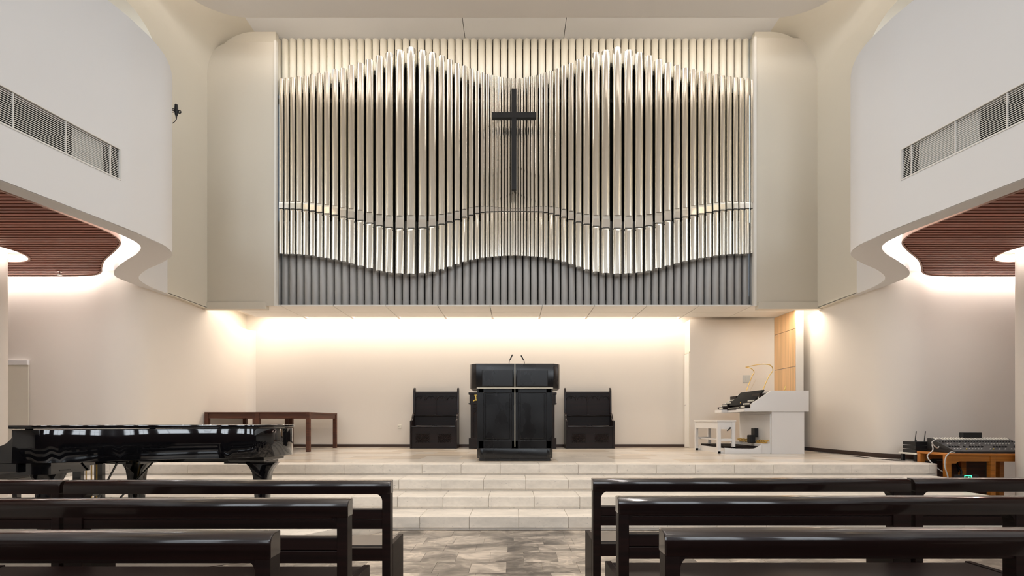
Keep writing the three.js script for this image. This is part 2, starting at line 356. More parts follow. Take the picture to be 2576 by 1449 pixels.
structure(mesh('baseboard_back', [bx(-6.18, 3.97, 0.6, 0.67, 11.285, 11.3)], M.base), 'dark brown baseboard at the foot of the back wall', 'baseboard');
structure(mesh('wall_rear', [bx(-9.4, 9.4, 0, 9.1, HALL.rear - 0.2, HALL.rear)], M.walnut), 'dark panelled rear wall of the hall with tall windows', 'wall');
// niche block with the narrow door, and the birch-clad partition behind the organ console
{
  const pts = [[3.98, 11.42], [3.98, 10.95], ...smooth([[4.1, 10.95], [5.3, 10.95], [5.55, 10.93], [5.72, 10.86], [5.79, 10.76]], 14), [5.79, 11.42]];
  structure(mesh('wall_niche', [prism(pts, 0.6, SOFFIT)], M.wall), 'cream niche wall behind the organ console', 'wall');
  const door = structure(mesh('door_1', [bx(3.965, 3.982, 0.61, wy(890, 11.1), 10.985, 11.265, 0.003)], M.trimWhite), 'narrow cream flush door at the right end of the back wall', 'door');
  mesh('door_frame', [bx(3.972, 3.984, 0.6, wy(888, 11.1) + 0.012, 10.962, 10.98), bx(3.972, 3.984, 0.6, wy(888, 11.1) + 0.012, 11.27, 11.285), bx(3.972, 3.984, wy(890, 11.1) + 0.006, wy(888, 11.1) + 0.016, 10.962, 11.285)], M.cream, door);
  mesh('door_knob', [new THREE.SphereGeometry(0.016, 12, 8).translate(3.955, 1.58, -11.2)], M.chrome, door);
  const part = structure(mesh('wall_partition', [bx(5.8, 5.955, 0.6, SOFFIT, 9.95, 11.0, 0.004)], M.trimWhite), 'white partition end post behind the organ console', 'wall');
  for (const [a, b] of [[0.62, 2.33], [2.345, 3.11], [3.122, 3.5]]) mesh('timber_panel', [bx(5.78, 5.799, a, b, 9.965, 10.75)], M.birch, part);
}
// organ soffit: panels with open joints, brackets across the trough
{
  const so = new THREE.Group(); so.name = 'ceiling_soffit'; scene.add(so);
  structure(so, 'white panelled soffit under the organ pipes', 'ceiling');
  const x0 = -5.72, n = 11, w = (5.79 - x0) / n;
  for (let i = 0; i < n; i++) {
    const a = x0 + i * w + 0.006, b = x0 + (i + 1) * w - 0.006;
    mesh('soffit_panel', [bx(a, b, SOFFIT, SOFFIT + 0.03, ORGAN + 0.08, 10.2, 0.003)], M.trimWhite, so);
    mesh('soffit_panel', [bx(a, b, SOFFIT, SOFFIT + 0.03, 10.208, 10.66, 0.003)], M.trimWhite, so);
    if (i && i < 10) mesh('bracket', [bx(a - 0.03, a + 0.018, SOFFIT + 0.005, SOFFIT + 0.06, 10.66, 10.9)], M.trimWhite, so);
  }
  mesh('carcass', [bx(x0 - 0.03, 5.8, SOFFIT + 0.03, 3.72, 10.05, 10.62)], M.joint, so);
  mesh('edge_trim', [bx(-6.19, -4.93, 3.435, SOFFIT + 0.06, ORGAN - 0.02, ORGAN + 0.12), bx(4.84, 6.11, 3.435, SOFFIT + 0.06, ORGAN - 0.02, ORGAN + 0.12)], M.panel, so);
  const gl = mesh('trough_light', [bx(-5.9, 4.0, 3.69, 3.715, 10.72, 11.28), bx(-6.15, -5.8, 3.69, 3.715, 9.78, 11.0), bx(5.97, 6.1, 3.69, 3.715, 9.78, 10.9)], M.glowWarm);
  const sl2 = mesh('strip_light', [bx(5.0, 6.0, 3.49, 3.505, 9.75, 9.85)], M.glowWarm); tag(sl2, 'hidden strip lamp behind the soffit edge over the organ console', 'light');
  const sl3 = mesh('strip_light', [bx(-5.9, -5.1, 3.49, 3.505, 9.75, 9.85)], M.glowWarm); tag(sl3, 'hidden strip lamp behind the soffit edge over the tables', 'light');
  tag(gl, 'bright warm light trough between soffit and back wall', 'light');
}
// panels beside the organ, backing, ceiling above
for (const s of [-1, 1]) {
  const xi = s < 0 ? wx(689, ORGAN) : wx(1903, ORGAN), xo = s < 0 ? wx(511, ORGAN) : wx(2079, ORGAN), y1 = wy(s < 0 ? 105 : 95, ORGAN), r = 0.62;
  const sh = new THREE.Shape(), k = Math.sign(xo - xi);
  sh.moveTo(xi, 3.5); sh.lineTo(xo, 3.5); sh.lineTo(xo, y1 - r);
  sh.absarc(xo - k * r, y1 - r, r, k > 0 ? 0 : Math.PI, Math.PI / 2, k < 0);
  sh.lineTo(xi, y1); sh.lineTo(xi, 3.5);
  structure(mesh('wall_organ_panel', [slab(sh, ORGAN, ORGAN + 0.05, 0.006)], M.panel), 'tall beige panel with one rounded corner beside the pipes, ' + (s < 0 ? 'over the piano side' : 'over the organ console'), 'panel');
  structure(mesh('trim', [bx(xi - s * 0.004, xi - s * 0.05, 3.5, y1 + 0.02, ORGAN - 0.012, ORGAN + 0.06)], M.trimWhite), 'thin white edge strip between panel and pipes, ' + (s < 0 ? 'over the piano side' : 'over the organ console'), 'trim');
  const xa = Math.min(xo + s * 0.1, xi), xb = Math.max(xo + s * 0.1, xi);
  structure(mesh('wall_organ_side', [bx(xa, xb, 3.52, 9.05, ORGAN + 0.07, ORGAN + 0.2)], M.cream), 'cream wall around the beige organ panel, ' + (s < 0 ? 'over the piano side' : 'over the organ console'), 'wall');
}
{ // ceiling in three fields with open joints; the hung raft with rounded corners
  const ce = new THREE.Group(); ce.name = 'ceiling'; scene.add(ce);
  structure(ce, 'white ceiling above the hung raft', 'ceiling');
  const cuts = [-5.4, -1.005, 1.005, 5.4];
  for (let i = 0; i < 3; i++) mesh('ceiling_field', [bx(cuts[i] + (i ? 0.006 : 0), cuts[i + 1] - (i < 2 ? 0.006 : 0), 9.0, 9.1, HALL.rear, 10.4)], M.white, ce);
  mesh('ceiling_back', [bx(-5.4, 5.4, 9.1, 9.2, HALL.rear, 10.4)], M.joint, ce);
  mesh('strip_light', [bx(-4.9, 4.9, 8.985, 9.0, 9.05, 9.19)], M.glowPanel, ce);
  const w = 5.62, r = 0.95, d1 = 8.5;
  const raft = [[-w, -6], [w - 0.08, -6], ...arcPts(w - 0.08 - r, d1 - r, r, 0, Math.PI / 2, 14), ...arcPts(-w + r, d1 - r, r, Math.PI / 2, Math.PI, 14)];
  const rf = structure(mesh('ceiling_raft', [prism(raft, 8.3, 8.46, 0.01)], M.raft), 'large hung ceiling raft with rounded corners in front of the organ', 'ceiling');
  for (const [x, d] of DOWN) mesh('downlight', [cyl(x, 8.285, 8.302, d, 0.11, 0.11, 24)], M.glowPanel, rf);
}
for (const [i, x] of [-5.2, -2.6, 0, 2.6, 5.2].entries()) {
  const sh = new THREE.Shape(); sh.moveTo(-0.75, 3.9); sh.lineTo(0.75, 3.9); sh.lineTo(0.75, 6.6); sh.absarc(0, 6.6, 0.75, 0, Math.PI, false); sh.lineTo(-0.75, 3.9);
  const wn = structure(mesh('window_' + (i + 1), [slab(sh, HALL.rear + 0.005, HALL.rear + 0.02).translate(x, 0, 0)], M.glowDay), 'tall arched daylight window in the rear wall', 'window');
  wn.userData.group = 'rear windows';
  mesh('glazing_bar', [bx(x - 0.03, x + 0.03, 3.9, 7.35, HALL.rear + 0.02, HALL.rear + 0.06), bx(x - 0.75, x + 0.75, 5.2, 5.26, HALL.rear + 0.02, HALL.rear + 0.06)], M.base, wn);
}

for (const s of [-1, 1]) for (const d of [-4, -0.8, 2.4, 5.6]) {
  const gw = structure(mesh('window_gallery', [bx(side(s, 9.27), side(s, 9.3), 6.3, 7.8, d - 1, d + 1)], M.glowDay), 'wide daylight window in the outer wall of the gallery', 'window');
  gw.userData.group = s < 0 ? 'gallery windows on the piano side' : 'gallery windows on the mixing desk side';
  gw.userData.label += s < 0 ? ' on the piano side' : ' on the mixing desk side';
}
// ------------------------------------------------------------------ balconies with slatted ceilings
const lineX = (d) => 5.8 - 0.229 * d;
const V0 = 2.85, V1 = 5.56, VLO = 3.975, VHI = 4.335;       // vent opening in the parapet
for (const s of [-1, 1]) {
  const where = s < 0 ? 'on the piano side' : 'on the mixing desk side', nm = s < 0 ? 'piano side' : 'mixing desk side';
  const bal = thing('balcony', 'white balcony front with a rounded nose ' + where, 'balcony'); bal.userData.kind = 'structure';
  const curve = smooth([[lineX(5.56), 5.56], [lineX(5.6), 5.6], [lineX(5.64), 5.64], [4.485, 5.88], [4.472, 6.2], [4.60, 6.5], [4.96, 6.82], [5.5, 7.2], [5.92, 7.62], [6.07, 8.05], [6.1, 8.5]], 48);
  const front = [[lineX(HALL.rear), HALL.rear], [lineX(0), 0], [lineX(V0), V0]], mid = [[lineX(V0), V0], [lineX(V1), V1]];
  const thick = (p) => p.map(([x, d]) => [x + 0.13, d - 0.02]);
  const inCurve = offset(curve, 0.14);
  const topY = (i) => { const t = Math.max(0, (i - 5) / 43); return 5.93 - 1.0 * Math.min(1, t * 1.15) ** 1.25; };
  const rb = (o, n, a, b) => ribbon(put(s, o), put(s, n), a, b, 0.5);
  mesh('parapet', [rb(front, thick(front), 3.45, 5.93), rb(mid, thick(mid), 3.45, VLO), rb(mid, thick(mid), VHI, 5.93), rb(curve, curve.map(([x, d], i) => i < 2 ? [x + 0.13, d - 0.02] : inCurve[i]), 3.45, topY)], M.white, bal);
  // soffit band under the parapet
  const inner = [...[[HALL.rear], [0], [4.6]].map(([d]) => [lineX(d) + 0.24, d]), ...smooth([[lineX(5.4) + 0.24, 5.4], [4.725, 5.85], [4.765, 6.15], [5.0, 6.42], [5.5, 6.8], [5.98, 7.22], [6.18, 7.5], [6.22, 7.8], [6.24, 8.6]], 40)];
  const outer = [...[[HALL.rear], [0], [4.6]].map(([d]) => [lineX(d), d]), ...smooth([[lineX(5.4), 5.4], [4.485, 5.85], [4.472, 6.2], [4.60, 6.5], [4.96, 6.82], [5.5, 7.2], [5.92, 7.62], [6.07, 8.05], [6.1, 8.6]], 40)];
  mesh('soffit_band', [rb(outer.map(([x, d]) => [x + 0.012, d - 0.004]), inner, 3.446, 3.79)], M.white, bal);
  // gallery floor over it
  mesh('gallery_floor', [prism(put(s, [...outer.map(([x, d]) => [x + 0.05, d]), [9.35, 8.6], [9.35, HALL.rear]]), 3.8, 3.95)], M.white, bal);
  // vent grille in the parapet
  const vent = thing('vent_grille', 'long slatted air grille set in the white balcony front ' + where, 'vent grille');
  const at = (d, out) => [side(s, lineX(d) + out), d];
  const vb = (d0, d1, y, h, t, out) => bar([at(d0, out)[0], y, d0], [at(d1, out)[0], y, d1], t, h);
  const nS = 17;
  for (let i = 0; i < nS; i++) mesh('slat', [vb(V0, V1 - 0.005, VLO + 0.012 + (VHI - VLO - 0.024) * (i + 0.5) / nS, 0.0068, 0.005, 0.02)], M.trimWhite, vent);
  for (let d = 5.456; d > V0; d -= 0.433) mesh('mullion', [bar([at(d, 0.012)[0], VLO, d], [at(d, 0.012)[0], VHI, d], 0.012, 0.01)], M.trimWhite, vent);
  mesh('frame', [vb(V0, V1, VLO + 0.004, 0.012, 0.02, 0.004), vb(V0, V1, VHI - 0.004, 0.01, 0.02, 0.008), bar([at(V1 - 0.004, 0.004)[0], VLO, V1 - 0.004], [at(V1 - 0.004, 0.004)[0], VHI, V1 - 0.004], 0.02, 0.01)], M.trimWhite, vent);
  mesh('duct', [vb(V0, V1, (VLO + VHI) / 2, VHI - VLO + 0.02, 0.02, 0.125)], M.black, vent);
  mesh('duct_end', [bar([at(V1, 0.026)[0], (VLO + VHI) / 2, V1 - 0.016], [at(V1, 0.126)[0], (VLO + VHI) / 2, V1 - 0.016], 0.006, VHI - VLO)], M.black, vent);
  mesh('duct_plate', [vb(s < 0 ? 5.12 : 4.85, 5.42, (VLO + VHI) / 2, VHI - VLO - 0.02, 0.006, 0.06)], M.grey, vent);
  // slatted ceiling: every slat runs across, cut to the curved outline; round hole for the column
  const sl = new THREE.Group(); sl.name = 'ceiling_slats_' + (s < 0 ? 'left' : 'right'); scene.add(sl);
  structure(sl, 'brown wooden slat ceiling under the balcony ' + where, 'ceiling');
  const edge = [[lineX(2) + 0.36, 2], [lineX(4) + 0.36, 4], ...smooth([[lineX(5.2) + 0.36, 5.2], [4.88, 5.85], [4.99, 6.13], [5.25, 6.39], [5.79, 6.84], [6.12, 7.18], [6.3, 7.38], [6.52, 7.53], [6.85, 7.595], [7.2, 7.6]], 60), [8.2, 7.6], [9.24, 7.6]];
  const xAt = (d) => { let best = 9; for (let i = 0; i < edge.length - 1; i++) { const [a, b] = [edge[i], edge[i + 1]]; if ((a[1] - d) * (b[1] - d) <= 0 && a[1] !== b[1]) best = Math.min(best, a[0] + (b[0] - a[0]) * (d - a[1]) / (b[1] - a[1])); } return best; };
  const pitch = 0.0775, CX = 7.12, CD = 6.45, RR = 0.47;
  let q = 0;
  for (let d = 3.3; d < 7.56; d += pitch, q++) {
    const xa = xAt(d + 0.0275) + 0.018, h = Math.abs(d + 0.0275 - CD), cuts = [];
    if (h < RR) { const g = Math.sqrt(RR * RR - h * h); cuts.push([xa, CX - g], [CX + g, 9.25]); } else cuts.push([xa, 9.25]);
    for (const [a, b] of cuts) if (b > a) mesh('slat', [bx(side(s, a), side(s, b), 3.487, 3.499, d, d + 0.051)], M.slats[(q * 7) % 3], sl);
  }
  const rimIn = offset(edge, 0.02);
  mesh('edge_rim', [rb(edge, rimIn, 3.478, 3.57)], M.rim, sl);
  const bs = new THREE.Shape(put(s, [...rimIn, [9.28, 7.58], [9.28, 2]]).map((p) => new THREE.Vector2(...p)));
  bs.holes.push(new THREE.Path(arcPts(side(s, CX), CD, RR * 0.97, 0, Math.PI * 2, 40).map((p) => new THREE.Vector2(...p))));
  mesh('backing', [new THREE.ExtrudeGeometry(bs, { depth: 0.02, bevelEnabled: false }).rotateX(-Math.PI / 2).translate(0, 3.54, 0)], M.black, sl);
  const ring = [];
  for (let i = 0; i <= 48; i++) { const t = i / 48 * Math.PI * 2; ring.push([CX + RR * Math.cos(t), CD + RR * Math.sin(t)]); }
  mesh('ring_trim', [rb(ring, ring.map(([x, d]) => [CX + (x - CX) * 0.95, CD + (d - CD) * 0.95]), 3.478, 3.6)], M.rim, sl);
  // light strip above the gap
  const gl = mesh('cove_light', [ribbon(put(s, edge.slice(2)), put(s, edge.slice(2).map((p, i) => { const o = offset(edge, -0.22)[i + 2]; return [o[0], Math.min(o[1], 7.74)]; })), 3.62, 3.635), bx(side(s, 9.2), side(s, 9.28), 3.62, 3.635, 7.58, 7.745)], M.glowSoft);
  tag(gl, 'white cove light around the slatted ceiling ' + where, 'light');
  // column rising into a lit ring
  const col = structure(mesh('column', [cyl(side(s, CX), 0, 3.8, CD, 0.25, 0.25, 40)], M.wall), 'round cream column under the balcony ' + where, 'column');
  const lr = mesh('ring_light', [rb(ring.map(([x, d]) => [CX + (x - CX) * 0.94, CD + (d - CD) * 0.94]), ring.map(([x, d]) => [CX + (x - CX) * 0.56, CD + (d - CD) * 0.56]), 3.6, 3.62)], M.glowSoft);
  tag(lr, 'glowing ring around the column top ' + where, 'light');
}
// panel door frame on the far left wall, sockets
{
  const d0 = structure(mesh('door_2', [bx(wx(18, 7.72), wx(70, 7.72), 0.02, wy(918, 7.72), 7.725, 7.745)], M.cream), 'pale door in the wall behind the piano keyboard', 'door');
  mesh('door_head', [bx(wx(18, 7.72), wx(71, 7.72), wy(918, 7.72), wy(906, 7.72), 7.70, 7.745, 0.004)], M.white, d0);
}
function socket(x, y, d, w, label, group) {
  const o = thing('wall_socket', label, 'socket', x, y, d);
  mesh('plate', [bx(-w / 2, w / 2, -0.043, 0.043, 0, 0.01, 0.004)], M.ivory, o);
  mesh('slot', [bx(-w / 4 - 0.012, -w / 4 - 0.006, -0.01, 0.012, -0.001, 0.002), bx(-w / 4 + 0.006, -w / 4 + 0.012, -0.01, 0.012, -0.001, 0.002)], M.black, o);
  return o;
}
socket(wx(1005, 11.28), wy(1073, 11.28), 11.288, 0.086, 'white wall socket low on the back wall beside a carved stall');
socket(wx(160, 7.73), wy(1196, 7.73), 7.738, 0.19, 'double white wall socket seen beneath the piano');
{ const sw = thing('light_switch', 'grey switch plate on the niche wall behind the music desk', 'switch', wx(1878.5, 10.94), wy(953, 10.94), 10.939); mesh('plate', [bx(-0.085, 0.085, -0.085, 0.085, 0, 0.011, 0.004)], M.grey, sw); mesh('rocker', [bx(-0.03, 0.03, -0.05, 0.05, -0.004, 0.0, 0.002)], M.grey, sw); }

// ------------------------------------------------------------------ pipe organ
{
  const org = thing('pipe_organ', 'wall of silver organ pipes in two wave crests', 'pipe organ');
  const D2 = 9.9, D1 = 9.68;
  mesh('backing', [bx(-4.93, 4.84, 3.53, wy(92, 10.1), 10.12, 10.2)], M.black, org);
  const n = 64, l = wx(690, D2), r = wx(1903, D2), pit = (r - l) / n, top = wy(87, D2), low = wy(775, D2);
  // polished display pipes: column, top, mouth cut, foot in photo pixels for the left half; the right half mirrors it
  const key = [[683.5, 204, 525, 636.6], [695, 204, 525.6, 638], [709, 202, 526, 640], [723, 201, 527, 641], [738, 200, 527.5, 641], [754.4, 198, 528.5, 642], [771, 196, 530.5, 643.5], [788, 194, 533, 645.5], [806, 191, 536.5, 649], [825, 187, 540.6, 652], [845, 182, 544, 656], [865.6, 179, 549, 660.6], [886, 172, 553, 666], [909, 167, 558.5, 671.7], [932, 159, 565, 678], [956.5, 150, 571.5, 685], [981, 143, 576, 689.5], [1008, 137, 579, 692], [1036, 131, 579, 693], [1064.4, 137, 577, 691], [1089, 141, 573, 687], [1112, 148, 567, 681], [1132, 157, 561, 674], [1151, 166, 555, 667], [1169, 172, 548.5, 661], [1185.5, 178, 543, 656], [1200.4, 183, 538.5, 653], [1214, 187, 535.5, 650], [1226.4, 190, 534, 648], [1237.7, 192, 533.4, 647], [1248, 194, 533, 646], [1257, 196, 532.6, 645], [1265.6, 197, 532.4, 644.4], [1273.4, 197.6, 532.2, 644], [1280.4, 198, 532, 643.6], [1287, 198, 532, 643.3]];
  const C = 1293.4, all = [...key, [C, 198, 532, 643], ...key.slice().reverse().map(([x, a, b, c]) => [2 * C - x, a, b, c])];
  const shell = new THREE.LatheGeometry([[0, 0], [0.056, 0], [0.0665, 0.012], [0.0665, 1], [0.062, 1.006], [0.0, 1.006]].map(([a, b]) => new THREE.Vector2(a, b)), 20);
  const upG = plain(shell.clone().scale(pit * 0.45 / 0.0665, 1, pit * 0.45 / 0.0665)), loG = upG.clone();
  const hL = wy(560, D2) - low;
  const gL = toCreasedNormals(loG.clone().scale(1, hL / 1.006, 1), 0.7);
  for (let i = 0; i < n; i++) {
    const x = l + (i + 0.5) * pit, px = PX0 + x / D2 * FOC, j = Math.max(1, all.findIndex((p) => p[0] >= px)), hU = top - wy(Math.min(all[j][1], all[j - 1][1]) + 34, D2);
    const a = mesh('upper_pipe', toCreasedNormals(upG.clone().scale(1, hU / 1.006, 1), 0.7), M.ivoryPipe, org); a.position.set(x, top - hU, -D2);
    const b = mesh('lower_pipe', gL, M.zinc, org); b.position.set(x, low, -D2);
  }
  all.forEach(([px, t, m, f], i) => {
    const a = all[Math.max(0, i - 1)][0], b = all[Math.min(all.length - 1, i + 1)][0], pp = (b - a) / (i && i < all.length - 1 ? 2 : 1);
    const rad = Math.max(0.021, pp * 0.425 / FOC * D1), x = wx(px, D1), yt = wy(t, D1), ym = wy(m, D1), yf = wy(f, D1);
    const mh = Math.max(0.055, rad * 2 * 1.3), cut = Math.max(0.018, rad * 0.22);
    // rings from foot to top; "flat" presses the front of the pipe in at the mouth
    const rings = [[yf, 1], [yf, 1], [ym - cut * 2.6, 1], [ym - cut * 2.6, 0.86], [ym - cut, 0.66], [ym - cut, 0.1], [ym, 0.1], [ym, 0.5], [ym + mh, 0.6], [ym + mh, 1], [yt, 1], [yt, 1]];
    const seg = 28, P = [];
    const pt = (k, j) => { const th = j / seg * Math.PI * 2, e = (k === 0 || k === rings.length - 1) ? 0.0 : 1; const z = Math.cos(th) * rad * e; return [Math.sin(th) * rad * e, rings[k][0], Math.min(z, rad * rings[k][1])]; };
    for (let k = 0; k < rings.length - 1; k++) for (let j = 0; j < seg; j++) { const A = pt(k, j), B = pt(k, j + 1), Cc = pt(k + 1, j + 1), Dd = pt(k + 1, j); P.push(...A, ...B, ...Cc, ...A, ...Cc, ...Dd); }
    const g = new THREE.BufferGeometry(); g.setAttribute('position', new THREE.BufferAttribute(new Float32Array(P), 3));
    const pipe = mesh('display_pipe', toCreasedNormals(plain(g), 0.5), M.tin, org);
    pipe.position.set(x, 0, -(D1 - 0.02) + (rad - 0.06) * 0.6);
    mesh('upper_lip', [new THREE.BoxGeometry(rad * 1.56, mh * 0.94, 0.004).rotateX(-0.06).translate(0, ym + mh * 0.5, rad * 0.585)], M.lip, pipe);
    mesh('mouth_slot', [bx(-rad * 0.86, rad * 0.86, ym - cut * 0.95, ym - cut * 0.05, -rad * 0.5, rad * 0.2)], M.black, pipe);
  });
  mesh('pipe_rail', [bx(-4.9, 4.8, wy(600, D2), wy(596, D2) + 0.04, 9.99, 10.13), bx(-4.9, 4.8, wy(250, D2), wy(246, D2) + 0.04, 9.99, 10.13)], M.blackSatin, org);
}
{ // wooden cross hung in front of the thin middle pipes
  const D = 9.42, c = thing('cross', 'black wooden cross hung before the middle organ pipes', 'cross');
  const x0 = wx(1286.6, D), x1 = wx(1299.2, D);
  mesh('upright', [bx(x0, x1, wy(480, D), wy(227, D), D - 0.05, D + 0.03, 0.004)], M.blackSatin, c);
  mesh('crossbar', [bx(wx(1237, D), wx(1349, D), wy(300, D), wy(286, D), D - 0.055, D + 0.035, 0.004)], M.blackSatin, c);
  for (const y of [wy(262, D), wy(400, D), wy(470, D)]) mesh('bracket', [bx(-0.012, 0.006, y, y + 0.03, D + 0.03, 9.655)], M.blackSatin, c);
}

// ------------------------------------------------------------------ pulpit and stage furniture
{
  const D = 7.36, p = thing('pulpit', 'large black wooden pulpit with pale inlaid cross lines', 'pulpit', wx(1295.3, D), 0.6, D);
  const Y = (py) => wy(py, D) - 0.6, hw = 0.578, tw = 0.686;
  mesh('plinth', [bx(-0.54, 0.54, 0, 0.05, 0.0, 0.62, 0.006)], M.pulpit, p);
  const sk = [[-hw, 0.06], [-hw + 0.05, 0.0], [-0.49, 0.0], [-0.49, -0.02], [0.49, -0.02], [0.49, 0.0], [hw - 0.05, 0.0], [hw, 0.06], [hw, 0.64], [-hw, 0.64]];
  mesh('base', [prism(sk, 0.04, 0.195, 0.006)], M.pulpit, p);
  const fr = 0.02;
  mesh('body', [bx(-hw + 0.015, hw - 0.015, 0.19, Y(977), fr + 0.018, 0.6), bx(-hw, -0.475, 0.19, Y(977), fr, 0.61, 0.006), bx(0.475, hw, 0.19, Y(977), fr, 0.61, 0.006), bx(-0.05, 0.05, 0.19, Y(977), fr, 0.1, 0.004), bx(-hw + 0.02, hw - 0.02, 0.19, 0.31, fr, 0.1, 0.004), bx(-hw + 0.02, hw - 0.02, Y(988), Y(977), fr, 0.1, 0.004)], M.pulpit, p);
  for (const s of [-1, 1]) mesh('door_panel', [bx(s * 0.265 - 0.185, s * 0.265 + 0.185, 0.335, Y(990.5), fr + 0.006, 0.06, 0.008)], M.pulpit, p);
  const tp = [[-tw, 0.08], [-tw + 0.03, 0.02], [-tw + 0.1, -0.03], [tw - 0.1, -0.03], [tw - 0.03, 0.02], [tw, 0.08], [tw, 0.62], [tw - 0.08, 0.7], [-tw + 0.08, 0.7], [-tw, 0.62]];
  mesh('top_box', [prism(tp, Y(978), Y(915), 0.008)], M.pulpit, p);
  for (const s of [-1, 1]) mesh('top_panel', [bx(s * 0.265 - 0.235, s * 0.265 + 0.235, Y(972), Y(931), -0.036, 0, 0.007)], M.pulpit, p);
  mesh('inlay_upright', [bx(-0.006, 0.006, Y(1125), Y(977.5), fr - 0.003, 0.03), bx(-0.006, 0.006, Y(977), Y(914.8), -0.034, 0)], M.inlay, p);
  mesh('inlay_crossbar', [bx(-hw, hw, Y(977.6), Y(975.2), -0.036, 0.05)], M.inlay, p);
}
for (const [k, px, lean] of [[0, 1281, 1], [1, 1318.8, -1]]) {
  const D = 7.6, m = thing('gooseneck_microphone', k ? 'shorter gooseneck microphone leaning towards its taller twin on the pulpit' : 'taller gooseneck microphone leaning towards its twin on the pulpit', 'microphone', wx(px, D), wy(915, 7.36) + 0.0, D);
  const s = lean, u = 1 / FOC * D;
  mesh('foot', [cyl(0, 0, 0.02, 0, 0.02, 0.016, 16)], M.blackSatin, m);
  mesh('neck', [tube([[0, 0, 0], [-s * 0.002, 8 * u, 0], [s * 0.5 * u, 12 * u, 0], [s * 2.2 * u, 15 * u, 0]], 0.005, 16)], M.blackSatin, m);
  mesh('capsule', [rod([s * 1.8 * u, 14 * u, 0], [s * (k ? 8 : 8.2) * u, (k ? 25.5 : 27.5) * u, 0], 0.0095, 12)], M.blackSatin, m);
}
{ // cabinet behind the pulpit
  const D = 10.7, c = thing('altar_cabinet', 'dark carved cabinet with gold character behind the pulpit', 'cabinet', wx(1289.5, D), 0.6, D);
  const Y = (py) => wy(py, D) - 0.6;
  mesh('body', [bx(-0.93, 0.93, 0.05, Y(1016), 0.02, 0.5)], M.stall, c);
  mesh('base', [bx(-0.97, 0.97, 0, Y(1102), -0.01, 0.52, 0.01)], M.stall, c);
  mesh('frieze', [bx(-0.955, 0.955, Y(1016), Y(990), 0.005, 0.51, 0.004)], M.stall, c);
  mesh('cornice', [bx(-0.975, 0.975, Y(993), Y(987), -0.02, 0.52, 0.006), bx(-0.975, 0.975, Y(1017), Y(1014), -0.015, 0.52, 0.004)], M.stall, c);
  for (const s of [-1, 1]) {
    mesh('side_post', [bx(s * 0.93, s * 0.86, Y(1100), Y(1017), 0.0, 0.05, 0.004)], M.stall, c);
    mesh('arch_carving', [tube([[s * 0.86, Y(1042), 0.01], [s * 0.82, Y(1034), 0.005], [s * 0.74, Y(1030), 0.005], [s * 0.68, Y(1024), 0.005]], 0.012, 14, 6), tube([[s * 0.9, Y(1022), 0.008], [s * 0.84, Y(1027), 0.004], [s * 0.78, Y(1021), 0.004]], 0.01, 10, 6)], M.stall, c);
  }
  mesh('gold_character', [tube([[-0.87, Y(1009), 0.0], [-0.84, Y(1007), -0.004], [-0.8, Y(1006.5), -0.004], [-0.74, Y(1007), 0]], 0.014, 16, 6), tube([[-0.83, Y(994), 0], [-0.815, Y(998), -0.004], [-0.81, Y(1006), 0]], 0.014, 12, 6), tube([[-0.845, Y(994.5), 0], [-0.82, Y(993.5), -0.004], [-0.78, Y(994.5), 0]], 0.012, 10, 6)], M.gold, c);
}
